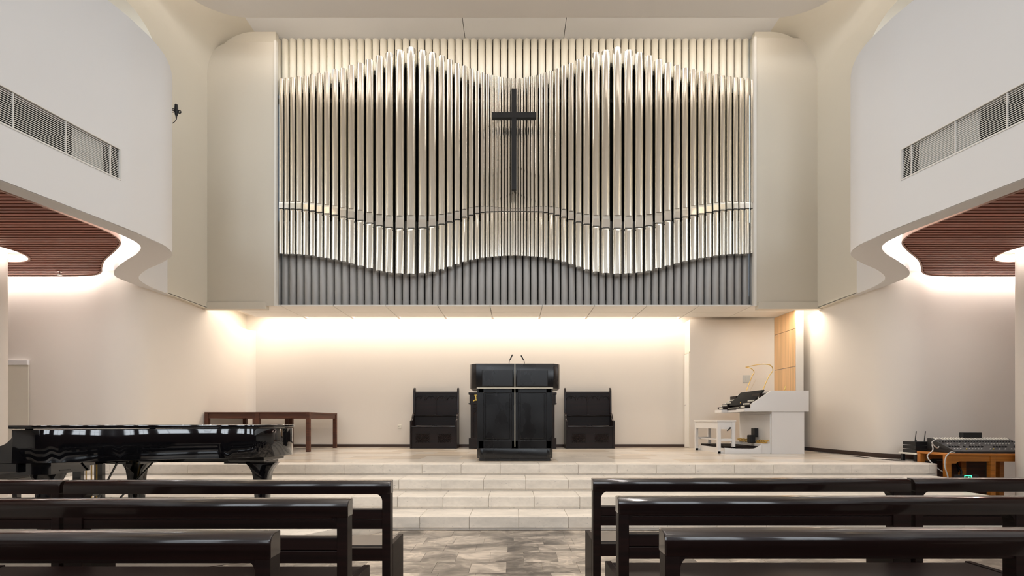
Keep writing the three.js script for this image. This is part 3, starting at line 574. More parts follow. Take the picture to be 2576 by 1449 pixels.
function stall(px0, px1, label) {
  const D = 10.72, x0 = wx(px0, D), x1 = wx(px1, D), w = x1 - x0, st = thing('choir_stall', label, 'stall', (x0 + x1) / 2, 0.6, D, 0, 'carved stalls on the stage'), h = w / 2;
  const Y = (py, d) => wy(py, d) - 0.6;
  const yS = Y(1071, D), yL = Y(1043, 11.0), yB = Y(985.5, 11.15), yE = Y(976, 11.15);
  mesh('front_panel', [bx(-h + 0.02, h - 0.02, 0.0, yS - 0.03, 0.02, 0.07, 0.004)], M.stall, st);
  mesh('seat_box', [bx(-h + 0.02, h - 0.02, 0.02, yS - 0.04, 0.06, 0.42)], M.stall, st);
  // two dished seats and the dished ledge above them
  const dish = (y, d0, d1, t) => { const sh = new THREE.Shape(); sh.moveTo(-h + 0.03, y - t); sh.lineTo(h - 0.03, y - t); sh.lineTo(h - 0.03, y); for (let i = 0; i <= 40; i++) { const u = i / 40; sh.lineTo(h - 0.03 - u * (w - 0.06), y - 0.018 * Math.abs(Math.sin(u * Math.PI * 2)) ** 0.8 + (Math.abs(u - 0.5) < 0.02 ? 0.012 : 0)); } return slab(sh, d0, d1, 0.004); };
  mesh('seat', [dish(yS, -0.015, 0.4, 0.03)], M.pewTop, st);
  mesh('ledge', [dish(yL, 0.24, 0.36, 0.022)], M.pewTop, st);
  mesh('back_lower', [bx(-h + 0.03, h - 0.03, yS, yL, 0.33, 0.37)], M.stall, st);
  mesh('back_panel', [bx(-h + 0.03, h - 0.03, yL - 0.02, yB, 0.4, 0.45, 0.004), bx(-0.012, 0.012, yL, yB - 0.12, 0.385, 0.41, 0.003), bx(-h + 0.03, h - 0.03, yB - 0.05, yB, 0.385, 0.41, 0.004)], M.stall, st);
  const carv = [];
  for (let k = 0; k < 4; k++) { const cx = -h + 0.03 + (k + 0.5) * (w - 0.06) / 4; const pts = []; for (let i = 0; i <= 8; i++) { const t = i / 8 * Math.PI; pts.push([cx - 0.11 * Math.cos(t), yB - 0.2 + 0.1 * Math.sin(t), 0.392]); } carv.push(tube(pts, 0.008, 12, 5)); carv.push(new THREE.TorusGeometry(0.022, 0.006, 5, 10).translate(cx, yB - 0.14, -0.392), new THREE.TorusGeometry(0.016, 0.005, 5, 10).translate(cx + 0.11, yB - 0.11, -0.392)); }
  mesh('tracery', carv, M.stall, st);
  for (const s of [-1, 1]) {
    const lat = [], cx = s * w * 0.235, cy = 0.235;
    for (let i = -3; i <= 3; i++) for (const k of [-1, 1]) { const o = i * 0.052; const a = Math.max(-0.15, o - 0.1), b = Math.min(0.15, o + 0.1); lat.push(bar([cx + a, cy + k * (a - o), 0.012], [cx + b, cy + k * (b - o), 0.012], 0.011, 0.011)); }
    lat.push(bx(cx - 0.16, cx + 0.16, cy - 0.108, cy - 0.096, 0.008, 0.025), bx(cx - 0.16, cx + 0.16, cy + 0.096, cy + 0.108, 0.008, 0.025));
    mesh('lattice_panel', lat, M.stall, st);
    // stepped end board with a rounded ear
    const sh = new THREE.Shape(); sh.moveTo(-0.0, 0); sh.lineTo(-0.0, yS + 0.1); sh.quadraticCurveTo(-0.03, yS + 0.13, -0.07, yS + 0.11); sh.quadraticCurveTo(-0.16, yS + 0.1, -0.2, yS + 0.2); sh.quadraticCurveTo(-0.24, yL + 0.02, -0.34, yL + 0.03);
    sh.lineTo(-0.36, yE - 0.08); sh.quadraticCurveTo(-0.38, yE, -0.43, yE); sh.quadraticCurveTo(-0.47, yE, -0.47, yE - 0.08); sh.lineTo(-0.47, 0); sh.lineTo(0, 0);
    const g = new THREE.ExtrudeGeometry(sh, { depth: 0.032, bevelEnabled: true, bevelSize: 0.004, bevelThickness: 0.004, bevelSegments: 1, curveSegments: 10 });
    g.rotateY(-Math.PI / 2).scale(1, 1, 1);
    g.translate(s * (h - 0.016) + 0.016, 0, 0);
    // shape x ran along -d, so depth is already away from the camera
    mesh('end_board', [toCreasedNormals(g, 0.6)], M.stall, st);
  }
  return st;
}
stall(1031.5, 1149, 'dark carved two-seat stall between pulpit and wall socket');
stall(1424, 1546, 'dark carved two-seat stall between pulpit and narrow door');
function stageTable(x0, x1, d0, d1, label) {
  const t = thing('table', label, 'table', (x0 + x1) / 2, 0.6, (d0 + d1) / 2, 0, 'tables behind the piano'), w = (x1 - x0) / 2, l = (d1 - d0) / 2, h = 0.79;
  mesh('tabletop', [bx(-w, w, h - 0.03, h, -l, l, 0.004)], M.table, t);
  mesh('apron', [bx(-w + 0.07, w - 0.07, h - 0.125, h - 0.03, -l + 0.015, -l + 0.04), bx(-w + 0.07, w - 0.07, h - 0.125, h - 0.03, l - 0.04, l - 0.015), bx(-w + 0.015, -w + 0.04, h - 0.125, h - 0.03, -l + 0.07, l - 0.07), bx(w - 0.04, w - 0.015, h - 0.125, h - 0.03, -l + 0.07, l - 0.07)], M.table, t);
  for (const a of [-1, 1]) for (const b of [-1, 1]) mesh('leg', [bx(a * w, a * (w - 0.075), 0, h - 0.03, b * l, b * (l - 0.075), 0.004)], M.table, t);
}
stageTable(-5.12, -4.05, 9.55, 11.05, 'brown wooden table standing free of the left wall');
stageTable(-6.17, -5.14, 9.62, 11.05, 'brown wooden table pushed against the left wall');

// ------------------------------------------------------------------ organ console and bench
{
  const c = thing('organ_console', 'white organ console with stop jambs and glass music desk', 'organ console', 0, 0.6, 0);
  const N = 8.97, Fa = 10.3, Y = (py, d = N) => wy(py, d) - 0.6, X = (px, d = N) => wx(px, d);
  const cheek = [[X(1873), Y(1035.5)], [X(1873), Y(1027.5)], [X(1889.5), Y(1026.5)], [X(1890), Y(1016.5)], [X(1940.5), Y(982.8)], [X(2035), Y(982.8)], [X(2035), Y(1035.5)]];
  mesh('cheek', [slab(cheek, N, N + 0.05, 0.003)], M.furniture, c);
  mesh('cheek', [slab(cheek, Fa - 0.05, Fa, 0.003)], M.furniture, c);
  mesh('upper_box', [bx(X(1945), X(2034.5), Y(1035.3), Y(983.2), N + 0.05, Fa - 0.05), bx(X(1890), X(1950), Y(1035.3), Y(1029), N + 0.3, Fa - 0.3)], M.furniture, c);
  mesh('key_bench', [bx(X(1873), X(1900), Y(1035.5), Y(1027.5), N + 0.05, N + 0.33), bx(X(1873), X(1900), Y(1035.5), Y(1027.5), Fa - 0.33, Fa - 0.05)], M.furniture, c);
  mesh('pedestal', [bx(X(1943), X(2025), 0, Y(1035.4), N + 0.02, Fa - 0.02, 0.003)], M.furniture, c);
  mesh('knee_panel', [bx(X(1943) - 0.014, X(1943), 0.02, Y(1042), N + 0.06, Fa - 0.06, 0.003)], M.furniture, c);
  // terraced stop jambs with drawknobs on both sides of the manuals
  for (const [d0, d1] of [[Fa - 0.32, Fa - 0.052], [N + 0.052, N + 0.32]]) for (let k = 0; k < 4; k++) {
    const x0 = 4.31 + k * 0.088, y0 = 0.852 + k * 0.056, tj = mesh('stop_terrace', [bx(x0, 4.8, y0, y0 + (k === 3 ? 0.108 : 0.052), d0, d1, 0.003)], M.stall, c);
    for (let j = 0; j < (k ? 6 : 4); j++) mesh('stop_tab', [bx(x0 - 0.012, x0 + 0.002, y0 + 0.012, y0 + 0.042, d0 + 0.02 + j * 0.042, d0 + 0.044 + j * 0.042, 0.003)], M.ivory, tj);
  }
  for (let k = 0; k < 3; k++) {
    const y0 = 0.865 + k * 0.06, x0 = 4.4 + k * 0.1;
    const kb = mesh('manual', [bx(x0, x0 + 0.14, y0, y0 + 0.018, N + 0.33, Fa - 0.33, 0.002)], M.ivory, c);
    const sharps = []; for (let j = 0; j < 30; j++) if (![2, 6].includes(j % 7)) sharps.push(bx(x0 + 0.05, x0 + 0.14, y0 + 0.018, y0 + 0.029, N + 0.35 + j * 0.0205, N + 0.36 + j * 0.0205));
    mesh('sharps', sharps, M.black, kb);
    mesh('key_slip', [bx(x0 - 0.012, x0 + 0.002, y0 - 0.03, y0 + 0.004, N + 0.33, Fa - 0.33)], M.stall, kb);
  }
  // black folding cover leaning over the upper manuals
  const cv = [[4.43, 0.93], [4.46, 0.92], [4.70, 1.185], [4.68, 1.2]];
  mesh('manual_cover', [slab(cv, N + 0.1, Fa - 0.3, 0.002)], M.black, c);
  mesh('cover_emblem', [new THREE.SphereGeometry(0.018, 10, 8).scale(0.6, 1, 1).translate(4.47, 0.965, -9.55)], M.brass, c);
  // glass desk in a bent brass lamp frame
  const fr = [[4.79, Y(983), 9.35], [4.93, Y(945, 9.35), 9.35], [4.99, Y(931, 9.3), 9.33], [4.95, Y(919, 9.3), 9.33], [4.82, Y(915.5, 9.3), 9.34], [4.78, Y(915, 9.3), 9.4], [4.76, Y(921.5, 9.8), 9.9], [4.78, Y(924, 10), 9.98], [4.88, Y(926, 10), 10.0], [4.96, Y(935, 10), 10.0], [4.91, Y(947, 10), 9.99], [4.79, Y(983, 10), 9.98]];
  mesh('desk_frame', [tube(fr, 0.0085, 90, 8)], M.brass, c);
  const pane = new THREE.BufferGeometry().setAttribute('position', new THREE.BufferAttribute(new Float32Array([4.8, 1.18, -9.38, 4.8, 1.18, -9.95, 4.935, 1.47, -9.95, 4.8, 1.18, -9.38, 4.935, 1.47, -9.95, 4.935, 1.47, -9.38]), 3));
  mesh('glass_desk', [pane], M.glass, c);
  mesh('small_lamp', [tube([[X(1974), Y(983), 9.0], [X(1977), Y(978), 9.0], [X(1978), Y(970.5), 9.0]], 0.01, 12, 6)], M.brass, c);
  // swell shoe, toe studs, pedalboard
  mesh('swell_shoe', [bx(4.7, 4.79, 0.3, 0.47, 9.46, 9.6, 0.006), bx(4.62, 4.72, 0.18, 0.34, 9.45, 9.61, 0.02)], M.blackSatin, c);
  for (let j = 0; j < 14; j++) { const d = j < 8 ? 9.32 - j * 0.045 : 9.72 + (j - 8) * 0.07; mesh('toe_stud', [rod([4.73, 0.21 + (j % 2) * 0.035, d], [4.65, 0.2 + (j % 2) * 0.035, d], 0.016, 10)], M.brass, c); }
  mesh('stud_board', [bx(4.6, 4.78, 0.0, 0.19, N + 0.06, N + 0.3, 0.003), bx(4.6, 4.78, 0.0, 0.19, Fa - 0.3, Fa - 0.06, 0.003), bx(4.7, 4.79, 0.0, 0.17, N + 0.3, Fa - 0.3)], M.furniture, c);
  const pd = []; for (let j = 0; j < 30; j++) { const d = N + 0.1 + j * 0.039; pd.push(bx(3.95, 4.6, 0.1, 0.125 + (j % 2) * 0.012, d, d + 0.02)); }
  mesh('pedalboard', pd, M.stall, c);
  const ps = new THREE.Shape(); ps.moveTo(3.92, 0); ps.lineTo(4.6, 0); ps.lineTo(4.6, 0.17); ps.quadraticCurveTo(4.52, 0.1, 4.4, 0.085); ps.lineTo(3.92, 0.11); ps.lineTo(3.92, 0);
  mesh('pedal_frame', [slab(ps, N + 0.03, N + 0.07, 0.003), slab(ps, Fa - 0.07, Fa - 0.03, 0.003), bx(3.92, 3.96, 0, 0.1, N + 0.07, Fa - 0.07)], M.furniture, c);
}
{
  const X0 = 3.8, X1 = 4.16, a = 9.06, b = 10.24, o = thing('organ_bench', 'white organ bench with black height crank', 'bench', (X0 + X1) / 2, 0.6, (a + b) / 2), w = (X1 - X0) / 2, l = (b - a) / 2, h = 0.628;
  mesh('seat', [bx(-w, w, h - 0.03, h, -l, l, 0.006)], M.furniture, o);
  for (const s of [-1, 1]) {
    for (const k of [-1, 1]) mesh('leg', [bx(k * w * 0.93, k * (w * 0.93 - 0.062), 0, h - 0.03, s * (l - 0.01), s * (l - 0.06), 0.003)], M.furniture, o);
    mesh('end_apron', [bx(-w * 0.9, w * 0.9, h - 0.17, h - 0.03, s * (l - 0.015), s * (l - 0.05))], M.furniture, o);
    mesh('end_rail', [bx(-w * 0.9, w * 0.9, 0.235, 0.28, s * (l - 0.02), s * (l - 0.05))], M.furniture, o);
    mesh('foot_rail', [bx(-w * 0.9, w + 0.04, 0, 0.045, s * (l - 0.01), s * (l - 0.06), 0.003)], M.furniture, o);
  }
  for (const k of [-1, 1]) mesh('side_apron', [bx(k * w * 0.88, k * (w * 0.88 - 0.02), h - 0.16, h - 0.03, -l + 0.06, l - 0.06)], M.furniture, o);
  mesh('stretcher', [bx(-0.05, 0.03, 0.24, 0.27, -l + 0.05, l - 0.05)], M.furniture, o);
  mesh('crank', [rod([0.0, h - 0.2, -l - 0.02], [0.07, h - 0.14, -l - 0.02], 0.011), rod([0.065, h - 0.145, -l - 0.03], [0.065, h - 0.145, -l + 0.02], 0.012)], M.blackSatin, o);
}

// ------------------------------------------------------------------ grand piano
{
  const p = thing('grand_piano', 'black polished grand piano with closed lid on the podium', 'piano', 0, 0.15, 0);
  const bent = smooth([[-4.22, 4.06], [-4.0, 4.08], [-3.75, 4.2], [-3.42, 4.43], [-3.05, 4.57], [-2.75, 4.64], [-2.5, 4.76], [-2.375, 5.02], [-2.42, 5.28], [-2.62, 5.47], [-2.9, 5.52]], 60);
  const rimO = [...bent, [-4.22, 5.52]];
  mesh('rim', [prism(rimO, 0.70, 0.985, 0.006)], M.ebony, p);
  const lid = [...offset(bent, -0.0).map(([x, d]) => { const cx = -3.6, cd = 4.95; return [cx + (x - cx) * 1.012, cd + (d - cd) * 1.025]; }), [-4.24, 5.545]];
  mesh('lid', [prism(lid, 0.992, 1.022, 0.004)], M.ebony, p);
  mesh('lid_prop_pads', [bx(-2.7, -2.66, 0.98, 1.004, 4.68, 4.71), bx(-4.15, -4.11, 0.98, 1.004, 4.1, 4.13), bx(-3.4, -3.36, 0.98, 1.004, 4.5, 4.53)], M.blackSatin, p);
  // cheeks at the keyboard end, with the scroll
  const sc = new THREE.Shape(); sc.moveTo(-4.22, 0.70); sc.lineTo(-4.22, 0.985); sc.quadraticCurveTo(-4.2, 0.93, -4.25, 0.89); sc.quadraticCurveTo(-4.29, 0.845, -4.38, 0.84); sc.lineTo(-4.68, 0.83); sc.quadraticCurveTo(-4.72, 0.82, -4.72, 0.78); sc.lineTo(-4.72, 0.70); sc.lineTo(-4.22, 0.70);
  for (const d of [4.06, 5.44]) mesh('cheek', [slab(sc, d, d + 0.08, 0.004)], M.ebony, p);
  mesh('key_bed', [bx(-4.72, -4.2, 0.62, 0.70, 4.08, 5.5, 0.006)], M.ebony, p);
  mesh('fallboard', [bx(-4.3, -4.2, 0.74, 0.97, 4.14, 5.44, 0.01)], M.ebony, p);
  const keys = mesh('keys', [bx(-4.6, -4.32, 0.735, 0.755, 4.16, 5.42, 0.003)], M.ivory, p);
  const bk = []; for (let j = 0; j < 51; j++) if (![2, 6].includes(j % 7)) bk.push(bx(-4.47, -4.33, 0.755, 0.767, 4.18 + j * 0.024, 4.19 + j * 0.024)); mesh('black_keys', bk, M.ebony, keys);
  mesh('under_beams', [bx(-4.3, -2.62, 0.63, 0.70, 5.02, 5.12), bx(-4.3, -3.95, 0.6, 0.70, 4.12, 4.5), bx(-4.32, -3.96, 0.6, 0.7, 5.12, 5.45), bx(-2.86, -2.5, 0.655, 0.70, 4.82, 5.25, 0.01), bx(-2.92, -2.7, 0.63, 0.66, 4.86, 5.2), bx(-2.8, -2.54, 0.625, 0.66, 4.9, 5.2)], M.ebony, p);
  const leg = (x, d, label) => {
    const prof = [[0.0, 0.055], [0.05, 0.055], [0.06, 0.048], [0.1, 0.05], [0.42, 0.07], [0.5, 0.085], [0.56, 0.12], [0.6, 0.16]];
    const sh = [...prof.map(([y, w]) => [x - w, y]), ...prof.slice().reverse().map(([y, w]) => [x + w, y])].map(([a, b]) => [a, b + 0.03]);
    const L = mesh('leg', [slab(sh, d - 0.055, d + 0.055, 0.008)], M.ebony, p);
    mesh('caster', [new THREE.CylinderGeometry(0.03, 0.03, 0.03, 16).rotateX(Math.PI / 2).translate(x, 0.03, -d)], M.brass, L);
  };
  leg(-4.1, 4.25); leg(-4.14, 5.3); leg(-2.62, 5.03);
  const ly = mesh('pedal_lyre', [bx(-4.26, -4.18, 0.05, 0.62, 4.66, 4.7), bx(-4.26, -4.18, 0.05, 0.62, 4.9, 4.94), bx(-4.34, -4.1, 0.05, 0.11, 4.6, 5.0, 0.006), bx(-4.3, -4.08, 0.33, 0.37, 4.62, 4.98)], M.ebony, p);
  for (const d of [4.74, 4.8, 4.86]) { mesh('pedal_rod', [rod([-4.2, 0.1, d], [-4.2, 0.62, d], 0.006)], M.brass, ly); mesh('pedal', [bx(-4.46, -4.33, 0.05, 0.065, d - 0.02, d + 0.02, 0.006)], M.brass, ly); }
  mesh('lyre_brace', [rod([-4.16, 0.1, 4.7], [-3.78, 0.66, 4.6], 0.009), rod([-4.16, 0.1, 4.9], [-3.78, 0.66, 5.1], 0.009)], M.ebony, ly);
}
{
  const b = thing('piano_bench', 'black padded piano bench in front of the keyboard', 'bench', -5.25, 0.15, 4.95);
  mesh('cushion', [bx(-0.2, 0.2, 0.47, 0.56, -0.36, 0.36, 0.035)], M.leather, b);
  mesh('seat_frame', [bx(-0.18, 0.18, 0.4, 0.475, -0.34, 0.34, 0.004)], M.ebony, b);
  for (const x of [-0.155, 0.155]) for (const d of [-0.3, 0.3]) mesh('leg', [bx(x - 0.025, x + 0.025, 0, 0.41, d - 0.025, d + 0.025, 0.003)], M.ebony, b);
}

// ------------------------------------------------------------------ pews
function pew(x0, x1, d, label, group, aisle) {      // x0..x1 across, d = the face nearest the camera; aisle = -1 or 1: which end has the slim stile
  const o = thing('pew', label, 'pew', (x0 + x1) / 2, 0, d, 0, group), h = (x1 - x0) / 2, P = 0.82;
  const sl = aisle < 0 ? 0.055 : 0.12, sr = aisle < 0 ? 0.12 : 0.055, t = 0.075, fil = 0.05;
  // top rail, rounded towards the viewer, with filleted inner corners
  const sec = new THREE.Shape(); sec.moveTo(0, 0.735); sec.lineTo(0, P - 0.042); sec.quadraticCurveTo(0, P - 0.004, 0.036, P); sec.lineTo(t, P); sec.lineTo(t, 0.735); sec.lineTo(0, 0.735);
  const rail = new THREE.ExtrudeGeometry(sec, { depth: 2 * h - 0.016, bevelEnabled: true, bevelSize: 0.004, bevelThickness: 0.008, bevelSegments: 2, bevelOffset: -0.004, curveSegments: 10 });
  rail.rotateY(Math.PI / 2).translate(-h + 0.008, 0, 0);
  mesh('top_rail', [toCreasedNormals(rail.scale(1, 1, 1), 0.6)], M.pewTop, o);
  const corner = (cx, k) => { const s = new THREE.Shape(); s.moveTo(cx, 0.737); s.lineTo(cx + k * fil, 0.737); s.absarc(cx + k * fil, 0.737 - fil, fil, Math.PI / 2, k > 0 ? Math.PI : 0, k < 0); s.lineTo(cx, 0.737); return slab(s, 0.006, t - 0.006); };
  mesh('rail_bracket', [corner(-h + sl, 1)], M.pew, o); mesh('rail_bracket', [corner(h - sr, -1)], M.pew, o);
  mesh('stile', [bx(-h + 0.002, -h + sl, 0, 0.738, 0.002, t - 0.002, 0.004)], M.pew, o);
  mesh('stile', [bx(h - sr, h - 0.002, 0, 0.738, 0.002, t - 0.002, 0.004)], M.pew, o);
  for (const [a, b] of [[0.571, 0.633], [0.506, 0.568]]) mesh('back_rail', [bx(-h + sl - 0.01, h - sr + 0.01, a, b, 0.014, t - 0.01, 0.004)], M.pew, o);
  mesh('lower_rail', [bx(-h + sl - 0.01, h - sr + 0.01, 0.3, 0.384, 0.01, 0.06, 0.004)], M.pew, o);
  mesh('seat', [bx(-h + 0.035, h - 0.035, 0.36, 0.39, 0.055, 0.36, 0.01)], M.pewTop, o);
  for (const [a, b] of [[-h + 0.002, -h + 0.038], [h - 0.038, h - 0.002]]) mesh('end_panel', [bx(a, b, 0, 0.395, t + 0.002, 0.37, 0.004)], M.pew, o);
  return o;
}
pew(-2.915, -0.80, 3.12, 'dark lacquered aisle pew in the row nearest the stage, piano side', 'pews', 1);
pew(-5.05, -2.94, 3.12, 'dark lacquered outer pew of the row nearest the stage, in front of the piano keyboard', 'pews', 1);
pew(-2.915, -0.815, 2.364, 'dark lacquered pew in the middle row on the piano side of the aisle', 'pews', 1);
pew(-2.915, -0.83, 1.643, 'dark lacquered pew in the row farthest from the stage, on the piano side', 'pews', 1);
pew(0.525, 2.655, 3.23, 'dark lacquered aisle pew in the row nearest the stage, mixing desk side', 'pews', -1);
pew(2.68, 4.8, 3.23, 'dark lacquered outer pew of the row nearest the stage, in front of the mixing desk', 'pews', -1);
pew(0.525, 2.655, 2.44, 'dark lacquered pew in the middle row on the mixing desk side of the aisle', 'pews', -1);
pew(0.525, 2.655, 1.684, 'dark lacquered pew in the row farthest from the stage, on the mixing desk side', 'pews', -1);

// the rows behind the camera, which the lacquer of the rows in view mirrors
for (const [i, d] of [0.88, 0.12, -0.64, -1.4, -2.16, -2.92].entries()) {
  const row = ['fourth', 'fifth', 'sixth', 'seventh', 'eighth', 'ninth'][i] + ' row from the stage';
  pew(-2.915, -0.83, d, 'dark lacquered pew in the ' + row + ', piano side of the aisle', 'pews', 1);
  pew(0.525, 2.655, d, 'dark lacquered pew in the ' + row + ', mixing desk side of the aisle', 'pews', -1);
}

// ------------------------------------------------------------------ mixing desk corner
{
  const a = 6.72, b = 7.27, X0 = 6.06, X1 = 7.25, tb = thing('desk_table', 'honey-coloured wooden table under the mixing desk', 'table', (X0 + X1) / 2, 0, (a + b) / 2, -0.06), w = (X1 - X0) / 2, l = (b - a) / 2, h = 0.755;
  mesh('tabletop', [bx(-w, w, h - 0.03, h, -l, l, 0.008)], M.oak, tb);
  const ap = new THREE.Shape(); ap.moveTo(-w + 0.05, h - 0.03); ap.lineTo(-w + 0.05, h - 0.14); ap.lineTo(-w + 0.14, h - 0.14); ap.quadraticCurveTo(-w + 0.16, h - 0.11, -w + 0.2, h - 0.11); ap.lineTo(w - 0.2, h - 0.11); ap.quadraticCurveTo(w - 0.16, h - 0.11, w - 0.14, h - 0.14); ap.lineTo(w - 0.05, h - 0.14); ap.lineTo(w - 0.05, h - 0.03);
  mesh('apron', [slab(ap, -l + 0.02, -l + 0.045), slab(ap, l - 0.045, l - 0.02)], M.oak, tb);
  for (const x of [-w + 0.035, -w + 0.62, w - 0.035]) for (const d of [-l + 0.04, l - 0.04]) mesh('leg', [bx(x - 0.033, x + 0.033, 0, h - 0.03, d - 0.033, d + 0.033, 0.004)], M.oak, tb);
  const mx = thing('mixing_desk', 'black audio mixing desk with rows of grey faders', 'mixing desk', 6.72, h, 7.0, -0.06);
  const pr = [[-0.25, 0.0], [-0.25, 0.03], [0.19, 0.2], [0.25, 0.2], [0.25, 0.0]];
  mesh('chassis', [profile(pr, -0.52, 0.58, 0.006)], M.blackSatin, mx);
  const slope = (z) => 0.03 + (0.25 - z) / 0.44 * 0.17;
  for (let r = 0; r < 5; r++) for (let j = 0; j < 26; j++) {
    const x = -0.48 + j * 0.04, z = -0.15 + r * 0.085, g = r === 0 ? new THREE.BoxGeometry(0.013, 0.014, 0.07) : r === 3 ? new THREE.BoxGeometry(0.014, 0.014, 0.022) : new THREE.CylinderGeometry(0.008, 0.009, 0.014, 8);
    if (r > 1 && rnd() < 0.25) continue;
    g.rotateX(0.37).translate(x, slope(z) + 0.008, z);
    mesh(r === 0 ? 'fader' : 'knob', [g], r === 0 ? M.ivory : r === 4 && j % 9 === 4 ? M.gold : r % 2 ? M.blackSatin : M.cable, mx);
  }
  mesh('meter_bridge', [bx(wx(2418, 7.2) - 6.72, wx(2462, 7.2) - 6.72, 0.195, 0.285, 0.17, 0.25, 0.006)], M.blackSatin, mx);
  const ca = thing('equipment_case', 'large black equipment case standing under the mixing desk table', 'case', 6.75, 0, 7.48);
  mesh('case_body', [bx(-0.4, 0.42, 0, 0.66, -0.16, 0.2, 0.012)], M.blackSatin, ca);
  mesh('case_panel', [bx(-0.36, 0.38, 0.05, 0.61, -0.168, -0.158, 0.004)], M.walnut, ca);
  // rack of receivers left of the desk, on a cream board
  const rk = thing('equipment_stand', 'black equipment stand with cream top beside the stage end', 'stand', 6.19, 0, 7.18);
  mesh('stand_board', [bx(-0.12, 0.2, 0.70, 0.725, 0.12, 0.46, 0.004)], M.ivory, rk);
  for (const x of [-0.08, 0.12]) for (const d of [0.16, 0.42]) mesh('post', [bx(x - 0.02, x + 0.02, 0, 0.70, d - 0.02, d + 0.02, 0.003)], M.blackSatin, rk);
  const rc = thing('wireless_receiver', 'stack of black wireless receivers with upright antennas', 'receiver', 6.22, 0.725, 7.44);
  for (let k = 0; k < 3; k++) mesh('unit', [bx(-0.13, 0.14, k * 0.06, k * 0.06 + 0.052, -0.1, 0.14, 0.004)], M.blackSatin, rc);
  for (const [x, hh] of [[-0.12, 0.33], [0.02, 0.33], [-0.12, 0.2]]) mesh('antenna', [rod([x, 0.17 - (hh < 0.3 ? 0.12 : 0), -0.08], [x + 0.015, hh, -0.085], 0.006)], M.blackSatin, rc);
  const curves = [[[6.22, 0.86, 7.2], [6.1, 0.78, 7.05], [5.98, 0.7, 7.0], [5.99, 0.62, 6.95], [6.06, 0.52, 6.9], [6.12, 0.46, 6.85]], [[6.14, 0.77, 6.74], [6.02, 0.78, 6.67], [5.95, 0.72, 6.66], [5.93, 0.6, 6.66], [5.97, 0.45, 6.66], [6.0, 0.25, 6.66], [6.03, 0.01, 6.64]], [[6.3, 0.88, 7.15], [6.12, 0.82, 7.0], [6.03, 0.9, 6.98], [6.12, 0.95, 7.0], [6.3, 0.93, 7.08]]];
  const cl = ['pale cable looping down beside the equipment stand', 'pale cable hanging in front of the honey-coloured table leg', 'pale cable curled over the wireless receivers'];
  curves.forEach((c, i) => tag(mesh('cable', [tube(c, 0.008, 40, 6)], M.cable), cl[i], 'cable', 'cables at the mixing desk'));
  const dk = [[[6.55, 0.74, 7.3], [6.6, 0.6, 7.25], [6.66, 0.45, 7.2], [6.58, 0.3, 7.2], [6.5, 0.02, 7.2]], [[6.68, 0.74, 7.3], [6.64, 0.55, 7.25], [6.7, 0.35, 7.25], [6.64, 0.02, 7.2]]];
  const dl = ['thick black cable hanging below the table, nearer the exit sign', 'thick black cable hanging below the table, nearer the column'];
  dk.forEach((c, i) => tag(mesh('cable', [tube(c, 0.013, 30, 6)], M.blackSatin), dl[i], 'cable', 'cables at the mixing desk'));
  // exit sign with running figure
  const D = 6.62, ex = thing('exit_sign', 'green lit exit sign with running figure under the table', 'sign', wx(2435, D), wy(1212, D), D);
  const u = D / FOC;
  mesh('case', [bx(-27 * u, 27 * u, -12 * u, 17 * u, 0, 0.05, 0.006)], M.blackSatin, ex);
  mesh('stand', [bx(-0.05, 0.05, -wy(1212, D), -11 * u, 0.005, 0.045)], M.blackSatin, ex);
  const gb = (x0, x1, y0, y1) => bx(x0 * u, x1 * u, y0 * u, y1 * u, -0.004, 0.002);
  mesh('sign_frame', [gb(-9, 9, 14.5, 16), gb(-9, 9, -3, -1.5), gb(-9, -7.5, -3, 16), gb(7.5, 9, -3, 16)], M.glowGreen, ex);
  mesh('sign_figure', [new THREE.SphereGeometry(1.5 * u, 10, 8).translate(2.2 * u, 11.5 * u, 0), bar([1.5 * u, 10 * u, -0.003], [-1 * u, 5.5 * u, -0.003], 2.4 * u, 0.004), bar([-1 * u, 5.5 * u, -0.003], [-5.5 * u, 4 * u, -0.003], 1.8 * u, 0.004), bar([-1 * u, 5.5 * u, -0.003], [3 * u, 3 * u, -0.003], 1.8 * u, 0.004), bar([1.2 * u, 9 * u, -0.003], [5 * u, 7 * u, -0.003], 1.3 * u, 0.004), bar([0.8 * u, 9.2 * u, -0.003], [-4 * u, 9 * u, -0.003], 1.3 * u, 0.004)], M.glowGreen, ex);
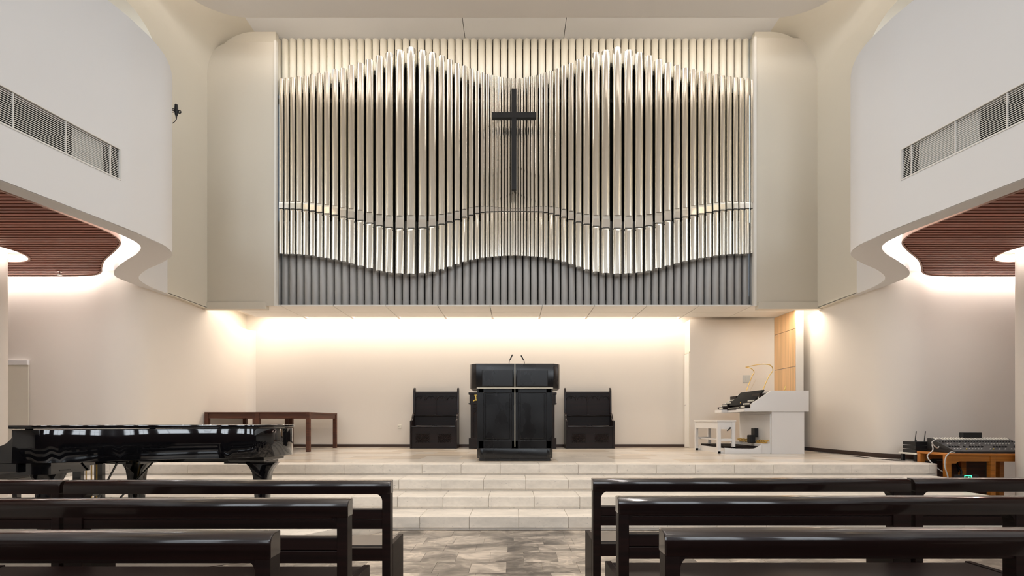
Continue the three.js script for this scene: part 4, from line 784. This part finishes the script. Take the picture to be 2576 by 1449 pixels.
  mesh('sign_arrow', [gb(-24, -14, 1.5, 4), bar([-24 * u, 3 * u, -0.002], [-20 * u, 7 * u, -0.002], 1.6 * u, 0.004), bar([-24 * u, 3 * u, -0.002], [-20 * u, -1 * u, -0.002], 1.6 * u, 0.004), gb(13, 24, 1.5, 4), bar([24 * u, 3 * u, -0.002], [20 * u, 7 * u, -0.002], 1.6 * u, 0.004), bar([24 * u, 3 * u, -0.002], [20 * u, -1 * u, -0.002], 1.6 * u, 0.004)], M.glowGreen, ex);
}
{ // microphone held out from the balcony nose, sprinkler under the slats
  const D = 6.62, u = D / FOC, m = thing('hanging_microphone', 'black microphone in a shock mount beside the balcony nose', 'microphone', wx(443.5, D), wy(275, D), D);
  const q = (x, y) => [x * u, y * u, 0];
  mesh('capsule', [new THREE.LatheGeometry([[0, 13], [2.6, 12.6], [3.6, 11], [4.2, 0], [4, -8], [3, -15], [0, -15]].map(([a, b]) => new THREE.Vector2(a * u, b * u)).reverse(), 16)], M.blackSatin, m);
  mesh('shock_mount', [new THREE.TorusGeometry(4.2 * u, 1.1 * u, 6, 14).translate(-8 * u, -3 * u, 0), new THREE.TorusGeometry(3.6 * u, 1.2 * u, 6, 14).translate(8 * u, -6.5 * u, 0), rod(q(-11, -2), q(12, -8), 1.3 * u)], M.blackSatin, m);
  mesh('arm', [rod(q(-11, -2), q(-16, 0), 1.3 * u), rod(q(-14, 0), q(-25, 2.5), 2.8 * u, 12), rod(q(-24, 2.2), q(-45, 4), 1.6 * u)], M.blackSatin, m);
  mesh('plug', [cyl(0, -25 * u, -15 * u, 0, 1.2 * u, 2.2 * u, 10)], M.blackSatin, m);
  mesh('lead', [tube([q(0, -24), q(-1.5, -28), q(-8, -34), q(-17, -38), q(-25, -40), q(-45, -40)], 0.8 * u, 24, 6)], M.blackSatin, m);
  const sp = thing('sprinkler', 'small chrome sprinkler head under the wooden slats', 'sprinkler', wx(150, 7.36), 3.487, 7.36);
  mesh('stem', [cyl(0, -0.05, 0, 0, 0.008, 0.008, 10)], M.chrome, sp);
  mesh('deflector', [cyl(0, -0.056, -0.05, 0, 0.03, 0.03, 14), cyl(0, -0.006, 0, 0, 0.03, 0.03, 14), rod([-0.02, -0.03, 0], [0.02, -0.03, 0], 0.005)], M.chrome, sp);
}
renderer.render(scene, camera);
